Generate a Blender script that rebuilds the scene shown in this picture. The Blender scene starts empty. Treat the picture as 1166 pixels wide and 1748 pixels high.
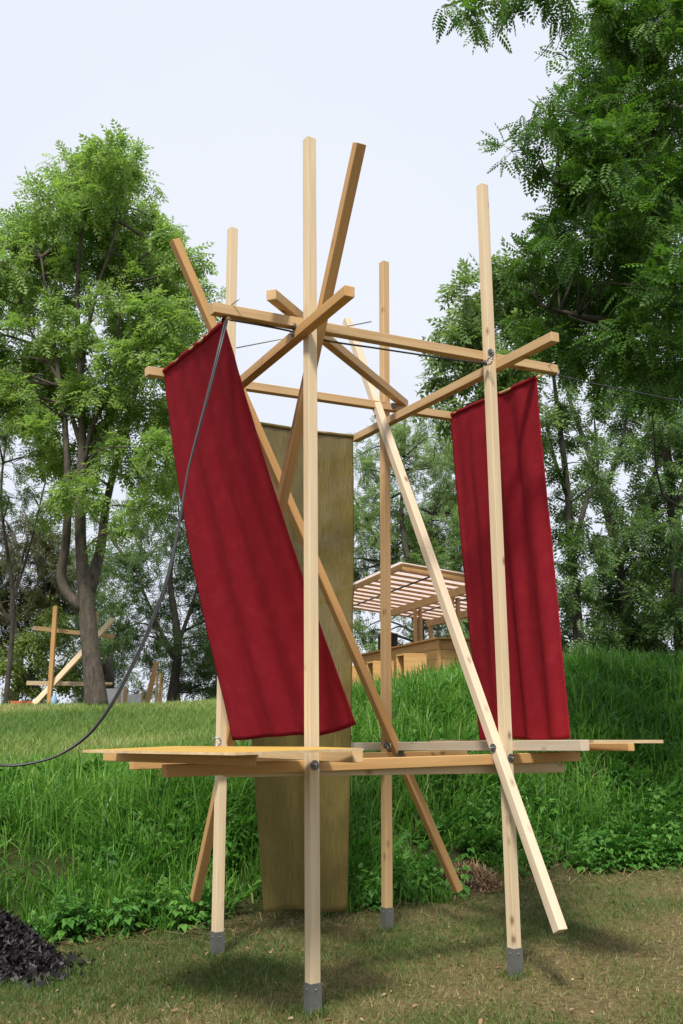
import bpy, math, random
import numpy as np
from mathutils import Vector, Matrix, Quaternion

random.seed(7)
RNG = np.random.default_rng(11)
scene = bpy.context.scene
col = scene.collection

# ------------------------------------------------------------------ camera
W, HH = 1166, 1748                      # pixel frame of the photograph
F, PITCH, ROLL, EYE = 1690.0, math.radians(11.9), math.radians(-0.5), 1.454
FW = np.array([0, math.cos(PITCH), math.sin(PITCH)])
UP0 = np.array([0, -math.sin(PITCH), math.cos(PITCH)])
RT = math.cos(ROLL) * np.array([1., 0, 0]) + math.sin(ROLL) * UP0
UP = -math.sin(ROLL) * np.array([1., 0, 0]) + math.cos(ROLL) * UP0
OO = np.array([0, 0, EYE])
cd = bpy.data.cameras.new('camera')
cam = bpy.data.objects.new('camera', cd)
col.objects.link(cam)
cd.sensor_fit = 'VERTICAL'
cd.sensor_height = 36.0
cd.lens = F / HH * 36.0
cd.clip_start, cd.clip_end = 0.05, 3000
cam.matrix_world = Matrix(((RT[0], UP[0], -FW[0], 0), (RT[1], UP[1], -FW[1], 0), (RT[2], UP[2], -FW[2], EYE), (0, 0, 0, 1)))
scene.camera = cam

# ------------------------------------------------------------------ light: bright hazy sky, veiled high sun behind the camera
SUN_DIR = np.array([0.22, 1.0, -1.32])
SUN_DIR = SUN_DIR / np.linalg.norm(SUN_DIR)
world = bpy.data.worlds.new('World')
scene.world = world
world.use_nodes = True
nt = world.node_tree
nt.nodes.clear()
out = nt.nodes.new('ShaderNodeOutputWorld')
sky = nt.nodes.new('ShaderNodeTexSky')
sky.sky_type = 'NISHITA'
sky.sun_disc = False
sky.sun_elevation = math.asin(-SUN_DIR[2])
sky.sun_rotation = math.atan2(-SUN_DIR[0], -SUN_DIR[1])
sky.dust_density = 4.0
bg1 = nt.nodes.new('ShaderNodeBackground')
bg1.inputs[1].default_value = 0.085
bg2 = nt.nodes.new('ShaderNodeBackground')
bg2.inputs[0].default_value = (0.845, 0.895, 1.0, 1)
bg2.inputs[1].default_value = 0.90
mx = nt.nodes.new('ShaderNodeMixShader')
mx.inputs[0].default_value = 0.9
nt.links.new(sky.outputs[0], bg1.inputs[0])
tcw = nt.nodes.new('ShaderNodeTexCoord')
cn = nt.nodes.new('ShaderNodeTexNoise')
cn.inputs['Scale'].default_value = 1.7
cn.inputs['Detail'].default_value = 5.0
nt.links.new(tcw.outputs['Generated'], cn.inputs['Vector'])
cr_ = nt.nodes.new('ShaderNodeValToRGB')
cr_.color_ramp.elements[0].position, cr_.color_ramp.elements[0].color = 0.32, (0.805, 0.862, 0.985, 1)
cr_.color_ramp.elements[1].position, cr_.color_ramp.elements[1].color = 0.68, (0.885, 0.925, 1.0, 1)
nt.links.new(cn.outputs['Fac'], cr_.inputs[0])
nt.links.new(cr_.outputs[0], bg2.inputs[0])
nt.links.new(bg1.outputs[0], mx.inputs[1])
nt.links.new(bg2.outputs[0], mx.inputs[2])
nt.links.new(mx.outputs[0], out.inputs[0])
sl = bpy.data.lights.new('sun', 'SUN')
sl.energy = 4.2
sl.angle = math.radians(9)
sl.color = (1.0, 0.945, 0.86)
so = bpy.data.objects.new('sun', sl)
col.objects.link(so)
so.rotation_euler = Vector(SUN_DIR).to_track_quat('-Z', 'Y').to_euler()
so.location = (0, 0, 30)
scene.view_settings.view_transform = 'Standard'
scene.view_settings.look = 'None'
scene.view_settings.exposure = 0.25
scene.view_settings.gamma = 1.0
scene.render.engine = 'CYCLES'
scene.cycles.max_bounces = 8
scene.cycles.transparent_max_bounces = 12
scene.cycles.use_denoising = True

# ------------------------------------------------------------------ helpers: pixels to places
def ray(x, y):
    return FW + RT * (x - W / 2) / F - UP * (y - HH / 2) / F
def onz(x, y, z):
    d = ray(x, y)
    return OO + d * (z - EYE) / d[2]
def onp(x, y, P, n):
    d = ray(x, y)
    return OO + d * (((P - OO) @ n) / (d @ n))
def at(x, y, Y):
    d = ray(x, y)
    return OO + d * Y / d[1]
def unit(v):
    v = np.asarray(v, float)
    return v / np.linalg.norm(v)
def V(*a):
    return np.array(a, float)

# ------------------------------------------------------------------ helpers: materials
def new_mat(name):
    m = bpy.data.materials.new(name)
    m.use_nodes = True
    t = m.node_tree
    return m, t, t.nodes['Principled BSDF'], t.nodes['Material Output']
def node(t, kind, **kw):
    n = t.nodes.new(kind)
    for k, v in kw.items():
        setattr(n, k, v)
    return n
def ramp(t, fac, stops):
    r = node(t, 'ShaderNodeValToRGB')
    e = r.color_ramp.elements
    while len(e) < len(stops):
        e.new(0.5)
    for i, (p, c) in enumerate(stops):
        e[i].position = p
        e[i].color = (*c, 1)
    t.links.new(fac, r.inputs[0])
    return r.outputs[0]
def mixc(t, fac, a, b, mode='MIX'):
    n = node(t, 'ShaderNodeMix', data_type='RGBA', blend_type=mode)
    for s, v in ((n.inputs[0], fac), (n.inputs[6], a), (n.inputs[7], b)):
        if isinstance(v, (int, float)):
            s.default_value = v
        elif isinstance(v, tuple):
            s.default_value = (*v, 1)
        else:
            t.links.new(v, s)
    return n.outputs[2]
def noise(t, vec, scale, detail=4, rough=0.55):
    n = node(t, 'ShaderNodeTexNoise')
    n.inputs['Scale'].default_value = scale
    n.inputs['Detail'].default_value = detail
    n.inputs['Roughness'].default_value = rough
    if vec is not None:
        t.links.new(vec, n.inputs['Vector'])
    return n.outputs['Fac']
def bump(t, bsdf, h, strength, dist):
    b = node(t, 'ShaderNodeBump')
    b.inputs['Strength'].default_value = strength
    b.inputs['Distance'].default_value = dist
    t.links.new(h, b.inputs['Height'])
    t.links.new(b.outputs[0], bsdf.inputs['Normal'])

def wood_mat(name, light, dark, rough=0.62, knots=True, grain_axis=2):
    m, t, b, o = new_mat(name)
    tc = node(t, 'ShaderNodeTexCoord')
    oi = node(t, 'ShaderNodeObjectInfo')
    off = node(t, 'ShaderNodeVectorMath', operation='MULTIPLY_ADD')
    comb = node(t, 'ShaderNodeCombineXYZ')
    for i in range(3):
        t.links.new(oi.outputs['Random'], comb.inputs[i])
    t.links.new(comb.outputs[0], off.inputs[0])
    off.inputs[1].default_value = (31, 17, 43)
    t.links.new(tc.outputs['Object'], off.inputs[2])
    mp = node(t, 'ShaderNodeMapping')
    sc = [1.0, 1.0, 1.0]
    sc[grain_axis] = 0.045
    mp.inputs['Scale'].default_value = sc
    t.links.new(off.outputs[0], mp.inputs[0])
    g1 = noise(t, mp.outputs[0], 55, 4, 0.6)
    g2 = noise(t, mp.outputs[0], 16, 3, 0.5)
    c = ramp(t, g1, [(0.32, dark), (0.62, light)])
    c2 = mixc(t, 0.45, c, ramp(t, g2, [(0.3, tuple(v * 0.80 for v in dark)), (0.6, light), (0.85, tuple(min(1, v * 1.08) for v in light))]))
    pat = noise(t, off.outputs[0], 2.2, 3)
    c2 = mixc(t, ramp(t, pat, [(0.35, (0.0,) * 3), (0.75, (0.45,) * 3)]), c2, tuple(v * 0.84 for v in light))
    if knots:
        mk = node(t, 'ShaderNodeMapping')
        ks = [13.0, 13.0, 13.0]
        ks[grain_axis] = 7.0
        mk.inputs['Scale'].default_value = ks
        t.links.new(off.outputs[0], mk.inputs[0])
        vo = node(t, 'ShaderNodeTexVoronoi')
        vo.inputs['Scale'].default_value = 1.0
        t.links.new(mk.outputs[0], vo.inputs['Vector'])
        sel = node(t, 'ShaderNodeSeparateColor')
        t.links.new(vo.outputs['Color'], sel.inputs[0])
        gt = node(t, 'ShaderNodeMath', operation='GREATER_THAN')
        gt.inputs[1].default_value = 0.79
        t.links.new(sel.outputs[0], gt.inputs[0])
        k = ramp(t, vo.outputs['Distance'], [(0.10, (0.8,) * 3), (0.15, (0.4,) * 3), (0.30, (0.0,) * 3)])
        mul = node(t, 'ShaderNodeMath', operation='MULTIPLY')
        t.links.new(k, mul.inputs[0])
        t.links.new(gt.outputs[0], mul.inputs[1])
        c2 = mixc(t, mul.outputs[0], c2, (0.16, 0.075, 0.03))
    # each timber a touch lighter, darker or warmer than the next
    hsv = node(t, 'ShaderNodeHueSaturation')
    mr = node(t, 'ShaderNodeMapRange')
    mr.inputs[3].default_value, mr.inputs[4].default_value = 0.88, 1.08
    t.links.new(oi.outputs['Random'], mr.inputs[0])
    t.links.new(mr.outputs[0], hsv.inputs['Value'])
    t.links.new(c2, hsv.inputs['Color'])
    t.links.new(hsv.outputs[0], b.inputs['Base Color'])
    b.inputs['Roughness'].default_value = rough
    b.inputs['Specular IOR Level'].default_value = 0.3
    bump(t, b, g1, 0.25, 0.002)
    return m

def plain_mat(name, c, rough=0.6, metal=0.0, nscale=20, var=0.25, bumpd=0.0):
    m, t, b, o = new_mat(name)
    tc = node(t, 'ShaderNodeTexCoord')
    n = noise(t, tc.outputs['Object'], nscale, 4)
    t.links.new(mixc(t, n, tuple(v * (1 - var) for v in c), tuple(min(1, v * (1 + var)) for v in c)), b.inputs['Base Color'])
    b.inputs['Roughness'].default_value = rough
    b.inputs['Metallic'].default_value = metal
    if bumpd:
        bump(t, b, n, 0.4, bumpd)
    return m

def leaf_mat(name, stops, trans=0.35, rough=0.5, tint=(1.25, 1.35, 0.55)):
    """stops: colours over the per-leaf random attribute"""
    m, t, b, o = new_mat(name)
    a = node(t, 'ShaderNodeAttribute', attribute_name='rnd')
    c = ramp(t, a.outputs['Fac'], stops)
    t.links.new(c, b.inputs['Base Color'])
    b.inputs['Roughness'].default_value = rough
    b.inputs['Specular IOR Level'].default_value = 0.35
    tr = node(t, 'ShaderNodeBsdfTranslucent')
    tc_ = mixc(t, 1.0, c, tint, 'MULTIPLY')
    t.links.new(tc_, tr.inputs[0])
    ms = node(t, 'ShaderNodeMixShader')
    ms.inputs[0].default_value = trans
    t.links.new(b.outputs[0], ms.inputs[1])
    t.links.new(tr.outputs[0], ms.inputs[2])
    t.links.new(ms.outputs[0], o.inputs[0])
    return m

def cloth_mat(name, light, dark, trans=0.25, slub=0.3, sheer=0.0, mottle=0.28):
    m, t, b, o = new_mat(name)
    uv = node(t, 'ShaderNodeUVMap')
    mp = node(t, 'ShaderNodeMapping')
    mp.inputs['Scale'].default_value = (190, 420, 1)
    t.links.new(uv.outputs[0], mp.inputs[0])
    w1 = noise(t, mp.outputs[0], 1.0, 2)
    mp2 = node(t, 'ShaderNodeMapping')
    mp2.inputs['Scale'].default_value = (330, 10, 1)
    t.links.new(uv.outputs[0], mp2.inputs[0])
    w2 = noise(t, mp2.outputs[0], 1.0, 3)
    mp3 = node(t, 'ShaderNodeMapping')
    mp3.inputs['Scale'].default_value = (6, 9, 1)
    t.links.new(uv.outputs[0], mp3.inputs[0])
    w3 = noise(t, mp3.outputs[0], 1.0, 5, 0.65)
    c = mixc(t, w1, dark, light)
    c = mixc(t, ramp(t, w2, [(0.4, (0,) * 3), (0.75, (slub,) * 3)]), c, tuple(min(1, v * 1.4 + 0.004) for v in light))
    c = mixc(t, ramp(t, w3, [(0.5, (0,) * 3), (0.78, (mottle,) * 3)]), c, tuple(min(1, v * 1.35 + 0.014) for v in light))
    t.links.new(c, b.inputs['Base Color'])
    b.inputs['Roughness'].default_value = 0.85
    b.inputs['Specular IOR Level'].default_value = 0.04
    bump(t, b, w1, 0.35, 0.002)
    tr = node(t, 'ShaderNodeBsdfTranslucent')
    t.links.new(c, tr.inputs[0])
    ms = node(t, 'ShaderNodeMixShader')
    ms.inputs[0].default_value = trans
    t.links.new(b.outputs[0], ms.inputs[1])
    t.links.new(tr.outputs[0], ms.inputs[2])
    last = ms.outputs[0]
    if sheer:           # open weave: light passes between the threads
        tp_ = node(t, 'ShaderNodeBsdfTransparent')
        m3 = node(t, 'ShaderNodeMixShader')
        m3.inputs[0].default_value = sheer
        t.links.new(last, m3.inputs[1])
        t.links.new(tp_.outputs[0], m3.inputs[2])
        last = m3.outputs[0]
    t.links.new(last, o.inputs[0])
    return m

def bark_mat(name, a_, b_):
    m, t, b, o = new_mat(name)
    tc = node(t, 'ShaderNodeTexCoord')
    mp = node(t, 'ShaderNodeMapping')
    mp.inputs['Scale'].default_value = (1, 1, 0.3)
    t.links.new(tc.outputs['Object'], mp.inputs[0])
    n = noise(t, mp.outputs[0], 14, 6, 0.7)
    n2 = noise(t, tc.outputs['Object'], 1.6, 3)
    c = ramp(t, n, [(0.35, a_), (0.65, b_)])
    c = mixc(t, ramp(t, n2, [(0.45, (0,) * 3), (0.7, (0.5,) * 3)]), c, (0.06, 0.075, 0.035))
    t.links.new(c, b.inputs['Base Color'])
    b.inputs['Roughness'].default_value = 0.9
    bump(t, b, n, 0.9, 0.03)
    return m

M = {}
M['pale'] = wood_mat('pale spruce', (0.665, 0.535, 0.355), (0.56, 0.42, 0.25))
M['ashen'] = wood_mat('ashen spruce', (0.66, 0.545, 0.40), (0.56, 0.44, 0.30))
M['warm'] = wood_mat('warm spruce', (0.598, 0.414, 0.216), (0.484, 0.299, 0.136))
M['orange'] = wood_mat('orange spruce', (0.546, 0.326, 0.132), (0.414, 0.220, 0.077))
M['grey'] = wood_mat('greyish spruce', (0.563, 0.475, 0.361), (0.458, 0.361, 0.246))
M['ply_top'] = wood_mat('yellow stained plywood', (0.528, 0.334, 0.075), (0.440, 0.264, 0.053), knots=False, grain_axis=0)
M['ply_edge'] = wood_mat('plywood edge', (0.581, 0.440, 0.264), (0.370, 0.246, 0.123), knots=False, grain_axis=0)
M['kiosk'] = wood_mat('kiosk boards', (0.616, 0.378, 0.150), (0.493, 0.273, 0.088), grain_axis=0)
M['zinc'] = plain_mat('zinc steel', (0.14, 0.145, 0.132), 0.55, 0.35, 30, 0.3)
M['bolt'] = plain_mat('bolt steel', (0.28, 0.29, 0.29), 0.38, 0.9, 60, 0.3)
M['dark_steel'] = plain_mat('blackened steel', (0.13, 0.13, 0.135), 0.45, 0.6, 60, 0.3)
M['black'] = plain_mat('black rubber', (0.018, 0.019, 0.021), 0.38, 0, 40, 0.2)
M['blackbox'] = plain_mat('black plastic', (0.012, 0.012, 0.013), 0.5)
M['roofing'] = plain_mat('roof sheet', (0.78, 0.72, 0.70), 0.4)
M['white'] = plain_mat('white paint', (0.75, 0.75, 0.76), 0.5)
M['glassblue'] = plain_mat('blue bottle', (0.25, 0.42, 0.62), 0.2)
M['brick'] = plain_mat('orange red plastic', (0.45, 0.12, 0.05), 0.6)
M['net'] = plain_mat('dark scraps', (0.020, 0.016, 0.019), 0.55, 0, 8, 0.7)
M['soilpile'] = plain_mat('dark pile core', (0.02, 0.017, 0.02), 0.9)
M['red'] = cloth_mat('red linen', (0.33, 0.022, 0.034), (0.20, 0.011, 0.018), 0.28, 0.3, 0.0, 0.4)
M['olive'] = cloth_mat('olive linen', (0.31, 0.25, 0.095), (0.16, 0.125, 0.040), 0.5, 0.9, 0.16, 0.5)
M['bark'] = bark_mat('bark', (0.035, 0.027, 0.020), (0.12, 0.095, 0.075))
M['bark_dark'] = bark_mat('dark bark', (0.022, 0.019, 0.015), (0.075, 0.064, 0.05))
M['leaf_ash'] = leaf_mat('leaf ash', [(0.0, (0.13, 0.22, 0.05)), (0.5, (0.225, 0.355, 0.085)), (1.0, (0.36, 0.49, 0.15))], 0.54, 0.5, tint=(1.15, 1.25, 0.7))
M['leaf_rob'] = leaf_mat('leaf rob', [(0.0, (0.026, 0.072, 0.011)), (0.6, (0.072, 0.17, 0.021)), (1.0, (0.17, 0.31, 0.05))], 0.42, 0.5, tint=(1.2, 1.25, 0.7))
M['leaf_dark'] = leaf_mat('leaf dark', [(0.0, (0.05, 0.1, 0.03)), (0.6, (0.11, 0.2, 0.06)), (1.0, (0.21, 0.31, 0.1))], 0.42, 0.5, tint=(1.2, 1.25, 0.7))
M['leaf_mid'] = leaf_mat('leaf mid', [(0.0, (0.09, 0.16, 0.045)), (0.6, (0.18, 0.285, 0.09)), (1.0, (0.29, 0.4, 0.15))], 0.45, 0.5, tint=(1.2, 1.25, 0.7))
M['leaf_yellow'] = leaf_mat('yellowish leaves', [(0.0, (0.062, 0.112, 0.019)), (0.6, (0.163, 0.237, 0.050)), (1.0, (0.325, 0.400, 0.112))], 0.35)
M['leaf_brown'] = leaf_mat('brownish leaves', [(0.0, (0.039, 0.046, 0.016)), (0.6, (0.078, 0.085, 0.029)), (1.0, (0.130, 0.143, 0.046))], 0.3)
M['grass_tall'] = leaf_mat('grass tall', [(0.0, (0.045, 0.132, 0.018)), (0.5, (0.118, 0.285, 0.04)), (0.9, (0.24, 0.44, 0.085)), (1.0, (0.46, 0.44, 0.18))], 0.42, 0.38, tint=(1.15, 1.25, 0.7))
M['weed'] = leaf_mat('weed', [(0.0, (0.035, 0.118, 0.02)), (0.6, (0.09, 0.24, 0.042)), (1.0, (0.18, 0.37, 0.08))], 0.36, 0.42, tint=(1.15, 1.3, 0.65))
M['lawn'] = leaf_mat('lawn', [(0.0, (0.06, 0.115, 0.02)), (0.35, (0.115, 0.168, 0.04)), (0.6, (0.235, 0.215, 0.08)), (1.0, (0.44, 0.36, 0.18))], 0.25, 0.5, tint=(1.1, 1.1, 0.7))
M['lawn_up'] = leaf_mat('lawn up', [(0.0, (0.095, 0.2, 0.035)), (0.6, (0.2, 0.32, 0.07)), (1.0, (0.46, 0.44, 0.2))], 0.32, 0.5, tint=(1.1, 1.15, 0.7))
M['straw'] = leaf_mat('straw', [(0.0, (0.12, 0.065, 0.03)), (0.6, (0.28, 0.17, 0.09)), (1.0, (0.50, 0.38, 0.22))], 0.1, tint=(1, 1, 0.8))

def ground_mat():
    m, t, b, o = new_mat('ground soil and thatch')
    tc = node(t, 'ShaderNodeTexCoord')
    a = node(t, 'ShaderNodeAttribute', attribute_name='zone')
    n1 = noise(t, tc.outputs['Object'], 1.1, 6, 0.6)
    n2 = noise(t, tc.outputs['Object'], 26, 6, 0.7)
    thatch = ramp(t, n2, [(0.3, (0.062, 0.047, 0.022)), (0.5, (0.14, 0.110, 0.050)), (0.72, (0.24, 0.195, 0.09))])
    green = ramp(t, n2, [(0.3, (0.035, 0.055, 0.012)), (0.7, (0.105, 0.13, 0.035))])
    lawn = mixc(t, ramp(t, n1, [(0.46, (0,) * 3), (0.70, (1,) * 3)]), thatch, green)
    bank = ramp(t, n2, [(0.3, (0.020, 0.028, 0.009)), (0.7, (0.060, 0.065, 0.022))])
    c = mixc(t, a.outputs['Fac'], lawn, bank)
    t.links.new(c, b.inputs['Base Color'])
    b.inputs['Roughness'].default_value = 0.95
    b.inputs['Specular IOR Level'].default_value = 0.1
    bump(t, b, n2, 0.8, 0.03)
    return m
M['ground'] = ground_mat()

# ------------------------------------------------------------------ helpers: meshes
def link(name, me, mat=None, parent=None):
    o = bpy.data.objects.new(name, me)
    col.objects.link(o)
    if mat is not None:
        for k in (mat if isinstance(mat, (list, tuple)) else [mat]):
            me.materials.append(M[k] if isinstance(k, str) else k)
    if parent is not None:
        o.parent = parent
        o.matrix_parent_inverse = Matrix.Identity(4)
    return o
def tag(o, label=None, cat=None, group=None, kind=None):
    if label: o['label'] = label
    if cat: o['category'] = cat
    if group: o['group'] = group
    if kind: o['kind'] = kind
    return o
def empty(name, loc=(0, 0, 0), label=None, cat=None, group=None):
    o = bpy.data.objects.new(name, None)
    o.empty_display_size = 0.2
    o.location = [float(v) for v in loc]
    col.objects.link(o)
    return tag(o, label, cat, group)
def polys(name, P, rnd=None, smooth=False, extra_uv=None):
    """P: (n, k, 3) separate k-gons"""
    P = np.asarray(P, np.float32)
    n, k, _ = P.shape
    me = bpy.data.meshes.new(name)
    me.vertices.add(n * k)
    me.vertices.foreach_set('co', P.reshape(-1))
    me.loops.add(n * k)
    me.loops.foreach_set('vertex_index', np.arange(n * k, dtype=np.int32))
    me.polygons.add(n)
    me.polygons.foreach_set('loop_start', np.arange(0, n * k, k, dtype=np.int32))
    if rnd is not None:
        a = me.attributes.new('rnd', 'FLOAT', 'FACE')
        a.data.foreach_set('value', np.asarray(rnd, np.float32))
    me.update(calc_edges=True)
    return me
def raw(name, verts, faces, smooth=False):
    me = bpy.data.meshes.new(name)
    me.from_pydata([tuple(map(float, v)) for v in verts], [], [tuple(int(i) for i in f) for f in faces])
    if smooth:
        me.polygons.foreach_set('use_smooth', [True] * len(me.polygons))
    me.update()
    return me
def set_axes(o, pos, x, y, z):
    o.matrix_local = Matrix(((x[0], y[0], z[0], pos[0]), (x[1], y[1], z[1], pos[1]), (x[2], y[2], z[2], pos[2]), (0, 0, 0, 1)))
def box_mesh(name, sx, sy, sz, ch=0.003):
    """box centred in x and y, z from 0 to sz, long edges and ends chamfered"""
    hx, hy = sx / 2, sy / 2
    def ring(ix, z):
        a, b = hx - ix, hy - ix
        return [(-a + ch, -b, z), (a - ch, -b, z), (a, -b + ch, z), (a, b - ch, z), (a - ch, b, z), (-a + ch, b, z), (-a, b - ch, z), (-a, -b + ch, z)]
    c2 = ch * 0.7
    v = ring(c2, 0) + ring(0, c2) + ring(0, sz - c2) + ring(c2, sz)
    f = [tuple(range(7, -1, -1)), tuple(range(24, 32))]
    for r in range(3):
        for i in range(8):
            j = (i + 1) % 8
            f.append((r * 8 + i, r * 8 + j, r * 8 + 8 + j, r * 8 + 8 + i))
    return raw(name, v, f)
def timber(name, p, q, n, w, h, mat, parent, origin=(0, 0, 0)):
    """square timber from p to q; w across n, h across the other way"""
    p, q = np.asarray(p, float), np.asarray(q, float)
    z = unit(q - p)
    x = unit(np.asarray(n, float) - z * (np.asarray(n, float) @ z))
    y = np.cross(z, x)
    o = link(name, box_mesh(name, w, h, float(np.linalg.norm(q - p))), mat, parent)
    set_axes(o, p - np.asarray(origin, float), x, y, z)
    return o
def tube_arrays(pts, radii, sides=6, cap=True):
    pts = [np.asarray(p, float) for p in pts]
    v, f = [], []
    prev = None
    for i, p in enumerate(pts):
        t = unit(pts[min(i + 1, len(pts) - 1)] - pts[max(i - 1, 0)])
        if prev is None:
            prev = np.cross(t, [0.3, 0.2, 1]) if abs(t[2]) < 0.9 else np.cross(t, [1, 0.1, 0])
        x = unit(prev - t * (prev @ t))
        prev = x
        y = np.cross(t, x)
        r = radii[i] if hasattr(radii, '__len__') else radii
        for k in range(sides):
            a = 2 * math.pi * k / sides
            v.append(p + r * (math.cos(a) * x + math.sin(a) * y))
        if i:
            for k in range(sides):
                k2 = (k + 1) % sides
                f.append(((i - 1) * sides + k, (i - 1) * sides + k2, i * sides + k2, i * sides + k))
    if cap:
        f.append(tuple(range(sides - 1, -1, -1)))
        f.append(tuple(range((len(pts) - 1) * sides, len(pts) * sides)))
    return v, f
def tubes_mesh(name, list_, sides=6, smooth=True):
    vv, ff = [], []
    for pts, radii in list_:
        v, f = tube_arrays(pts, radii, sides)
        o = len(vv)
        vv += v
        ff += [tuple(i + o for i in q) for q in f]
    return raw(name, vv, ff, smooth)
def spline(pts, n):
    pts = np.asarray(pts, float)
    P = np.vstack([2 * pts[0] - pts[1], pts, 2 * pts[-1] - pts[-2]])
    res = []
    m = len(pts) - 1
    for s in np.linspace(0, m - 1e-6, n):
        i = int(s)
        u = s - i
        a, b, c, d = P[i:i + 4]
        res.append(0.5 * ((2 * b) + (-a + c) * u + (2 * a - 5 * b + 4 * c - d) * u * u + (-a + 3 * b - 3 * c + d) * u ** 3))
    return np.array(res)

# ------------------------------------------------------------------ terrain
_fx = [-30, -8, -2.4, -1.8, -1, 0, .53, 1.7, 3.4, 6, 12, 30]
_fy = [6.5, 7.2, 7.30, 7.30, 7.45, 8.05, 8.5, 9.6, 10.3, 11.4, 13, 16]
def foot_y(x): return np.interp(x, _fx, _fy)
def crest_h(x): return np.interp(x, [-10, -2.7, -0.9, 0.4, 1.3, 3.7, 6, 20], [0.85, 0.92, 1.06, 1.50, 1.82, 2.08, 2.2, 2.3])
def crest_run(x): return np.interp(x, [-10, -2.7, -0.9, 0.4, 1.3, 3.7, 8], [2.3, 2.3, 2.6, 3.4, 3.9, 4.6, 5])
def plateau(x): return np.interp(x, [-12, -4, 0, 2, 10], [1.80, 1.80, 2.0, 2.2, 2.35])
def ground_z(x, y):
    x = np.asarray(x, float); y = np.asarray(y, float)
    s = y - foot_y(x)
    R, Hc = crest_run(x), crest_h(x)
    u = np.clip(s / R, 0, 1)
    z = Hc * (0.35 * u * u * (3 - 2 * u) + 0.65 * np.sin(u * math.pi / 2) ** 1.15)
    yc = foot_y(x) + R
    k = np.clip((y - yc) / np.maximum(21 - yc, 1), 0, 1)
    z = z + (plateau(x) - Hc) * k * (s > R)
    z = z + 0.05 * np.sin(x * 2.3 + 1.1 * y) * np.clip(s, 0, 1) * np.clip(1 - k * 3, 0, 1)
    z = z + 0.012 * np.sin(3.1 * x + 0.7) * np.cos(2.3 * y)* np.clip(1 - np.clip(s, 0, 1), 0, 1) * np.clip((np.hypot(x, y - 6.4) - 0.2), 0, 1)
    return z
gx = np.concatenate([-np.geomspace(900, 10.2, 26), np.arange(-10, 10.01, 0.18), np.geomspace(10.2, 900, 26)])
gy = np.concatenate([-np.geomspace(300, 2.2, 16), np.arange(-2, 26.01, 0.18), np.geomspace(26.3, 2000, 28)])
GX, GY = np.meshgrid(gx, gy)
GZ = ground_z(GX, GY)
nx, ny = len(gx), len(gy)
idx = np.arange(nx * ny).reshape(ny, nx)
quads = np.stack([idx[:-1, :-1], idx[:-1, 1:], idx[1:, 1:], idx[1:, :-1]], -1).reshape(-1, 4)
me = bpy.data.meshes.new('ground')
me.vertices.add(nx * ny)
me.vertices.foreach_set('co', np.stack([GX, GY, GZ], -1).astype(np.float32).reshape(-1))
me.loops.add(quads.size)
me.loops.foreach_set('vertex_index', quads.astype(np.int32).reshape(-1))
me.polygons.add(len(quads))
me.polygons.foreach_set('loop_start', np.arange(0, quads.size, 4, dtype=np.int32))
me.polygons.foreach_set('use_smooth', np.ones(len(quads), bool))
za = me.attributes.new('zone', 'FLOAT', 'POINT')
S_ = GY - foot_y(GX)
zone = np.clip((S_ + 0.1) / 0.3, 0, 1) * np.clip((crest_run(GX) + 0.6 - S_) / 0.8 + (GX > 0.2) * 9, 0, 1)
za.data.foreach_set('value', zone.astype(np.float32).reshape(-1))
me.update(calc_edges=True)
tag(link('ground', me, 'ground'), kind='structure')

# ------------------------------------------------------------------ the timber frame
w = 0.060
A, B, C, D = [onz(x, y, 0) for x, y in ((534, 1733), (880, 1666), (370.5, 1634), (661, 1588))]
def top_of(P, x, y):
    d = ray(x, y)
    t = (P[:2] @ d[:2]) / (d[:2] @ d[:2])
    return OO + t * d
TA, TB, TC, TD = top_of(A, 528, 238), top_of(B, 823, 317), top_of(C, 397, 391), top_of(D, 655.5, 448)
eAB = unit((B - A) + (D - C)); eAB[2] = 0; eAB = unit(eAB)
eAC = V(-eAB[1], eAB[0], 0)
def vplane(P, Q, off):
    d = (Q - P) * V(1, 1, 0)
    d = unit(d)
    n = V(-d[1], d[0], 0)
    return P + n * off, n
ROOT = (A + B + C + D) / 4
ROOT[2] = 0
frame = empty('timber_tower', ROOT, 'tall tower of square spruce timbers with leaning braces and two small plywood tables', 'timber tower')
PARTS = {}
def post(P, T, mat):
    z = unit(T - P)
    o = timber('post', P + z * 0.02, T, eAC, w, w, mat, frame, ROOT)
    # steel ground sleeve: four-sided shell with a screw on each visible face
    sw, hgt, th = w + 0.008, 0.135, 0.0035
    a, b = sw / 2, w / 2 + 0.0006
    v = []
    for hz in (-0.025, hgt):
        v += [(-a, -a, hz), (a, -a, hz), (a, a, hz), (-a, a, hz), (-b, -b, hz), (b, -b, hz), (b, b, hz), (-b, b, hz)]
    f = []
    for i in range(4):
        j = (i + 1) % 4
        f += [(i, j, 8 + j, 8 + i), (4 + j, 4 + i, 12 + i, 12 + j), (8 + i, 8 + j, 12 + j, 12 + i), (j, i, 4 + i, 4 + j)]
    s = link('post_sleeve', raw('post_sleeve', v, f), 'zinc', o)
    for d in ((-1, 0), (0, -1), (1, 0), (0, 1)):
        c = V(d[0], d[1], 0) * (a + 0.001)
        c[2] = hgt - 0.03
        ax = V(d[0], d[1], 0)
        sc = link('screw', tubes_mesh('screw', [([c - ax * 0.002, c + ax * 0.002], 0.005)], 8), 'bolt', o)
    return o
post(A, TA, 'pale'); post(B, TB, 'pale'); post(C, TC, 'pale'); post(D, TD, 'warm')
def beam(key, plane, p1, p2, mat, name='beam'):
    P, n = plane
    a, b = onp(*p1, P, n), onp(*p2, P, n)
    PARTS[key] = (a, b, n)
    return timber(name, a, b, n, w, w, mat, frame, ROOT)
beam('U1', vplane(A, B, w), (362, 527), (948, 632), 'warm')
beam('U3', vplane(C, D, -w), (250, 634), (770, 711), 'warm')
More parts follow.
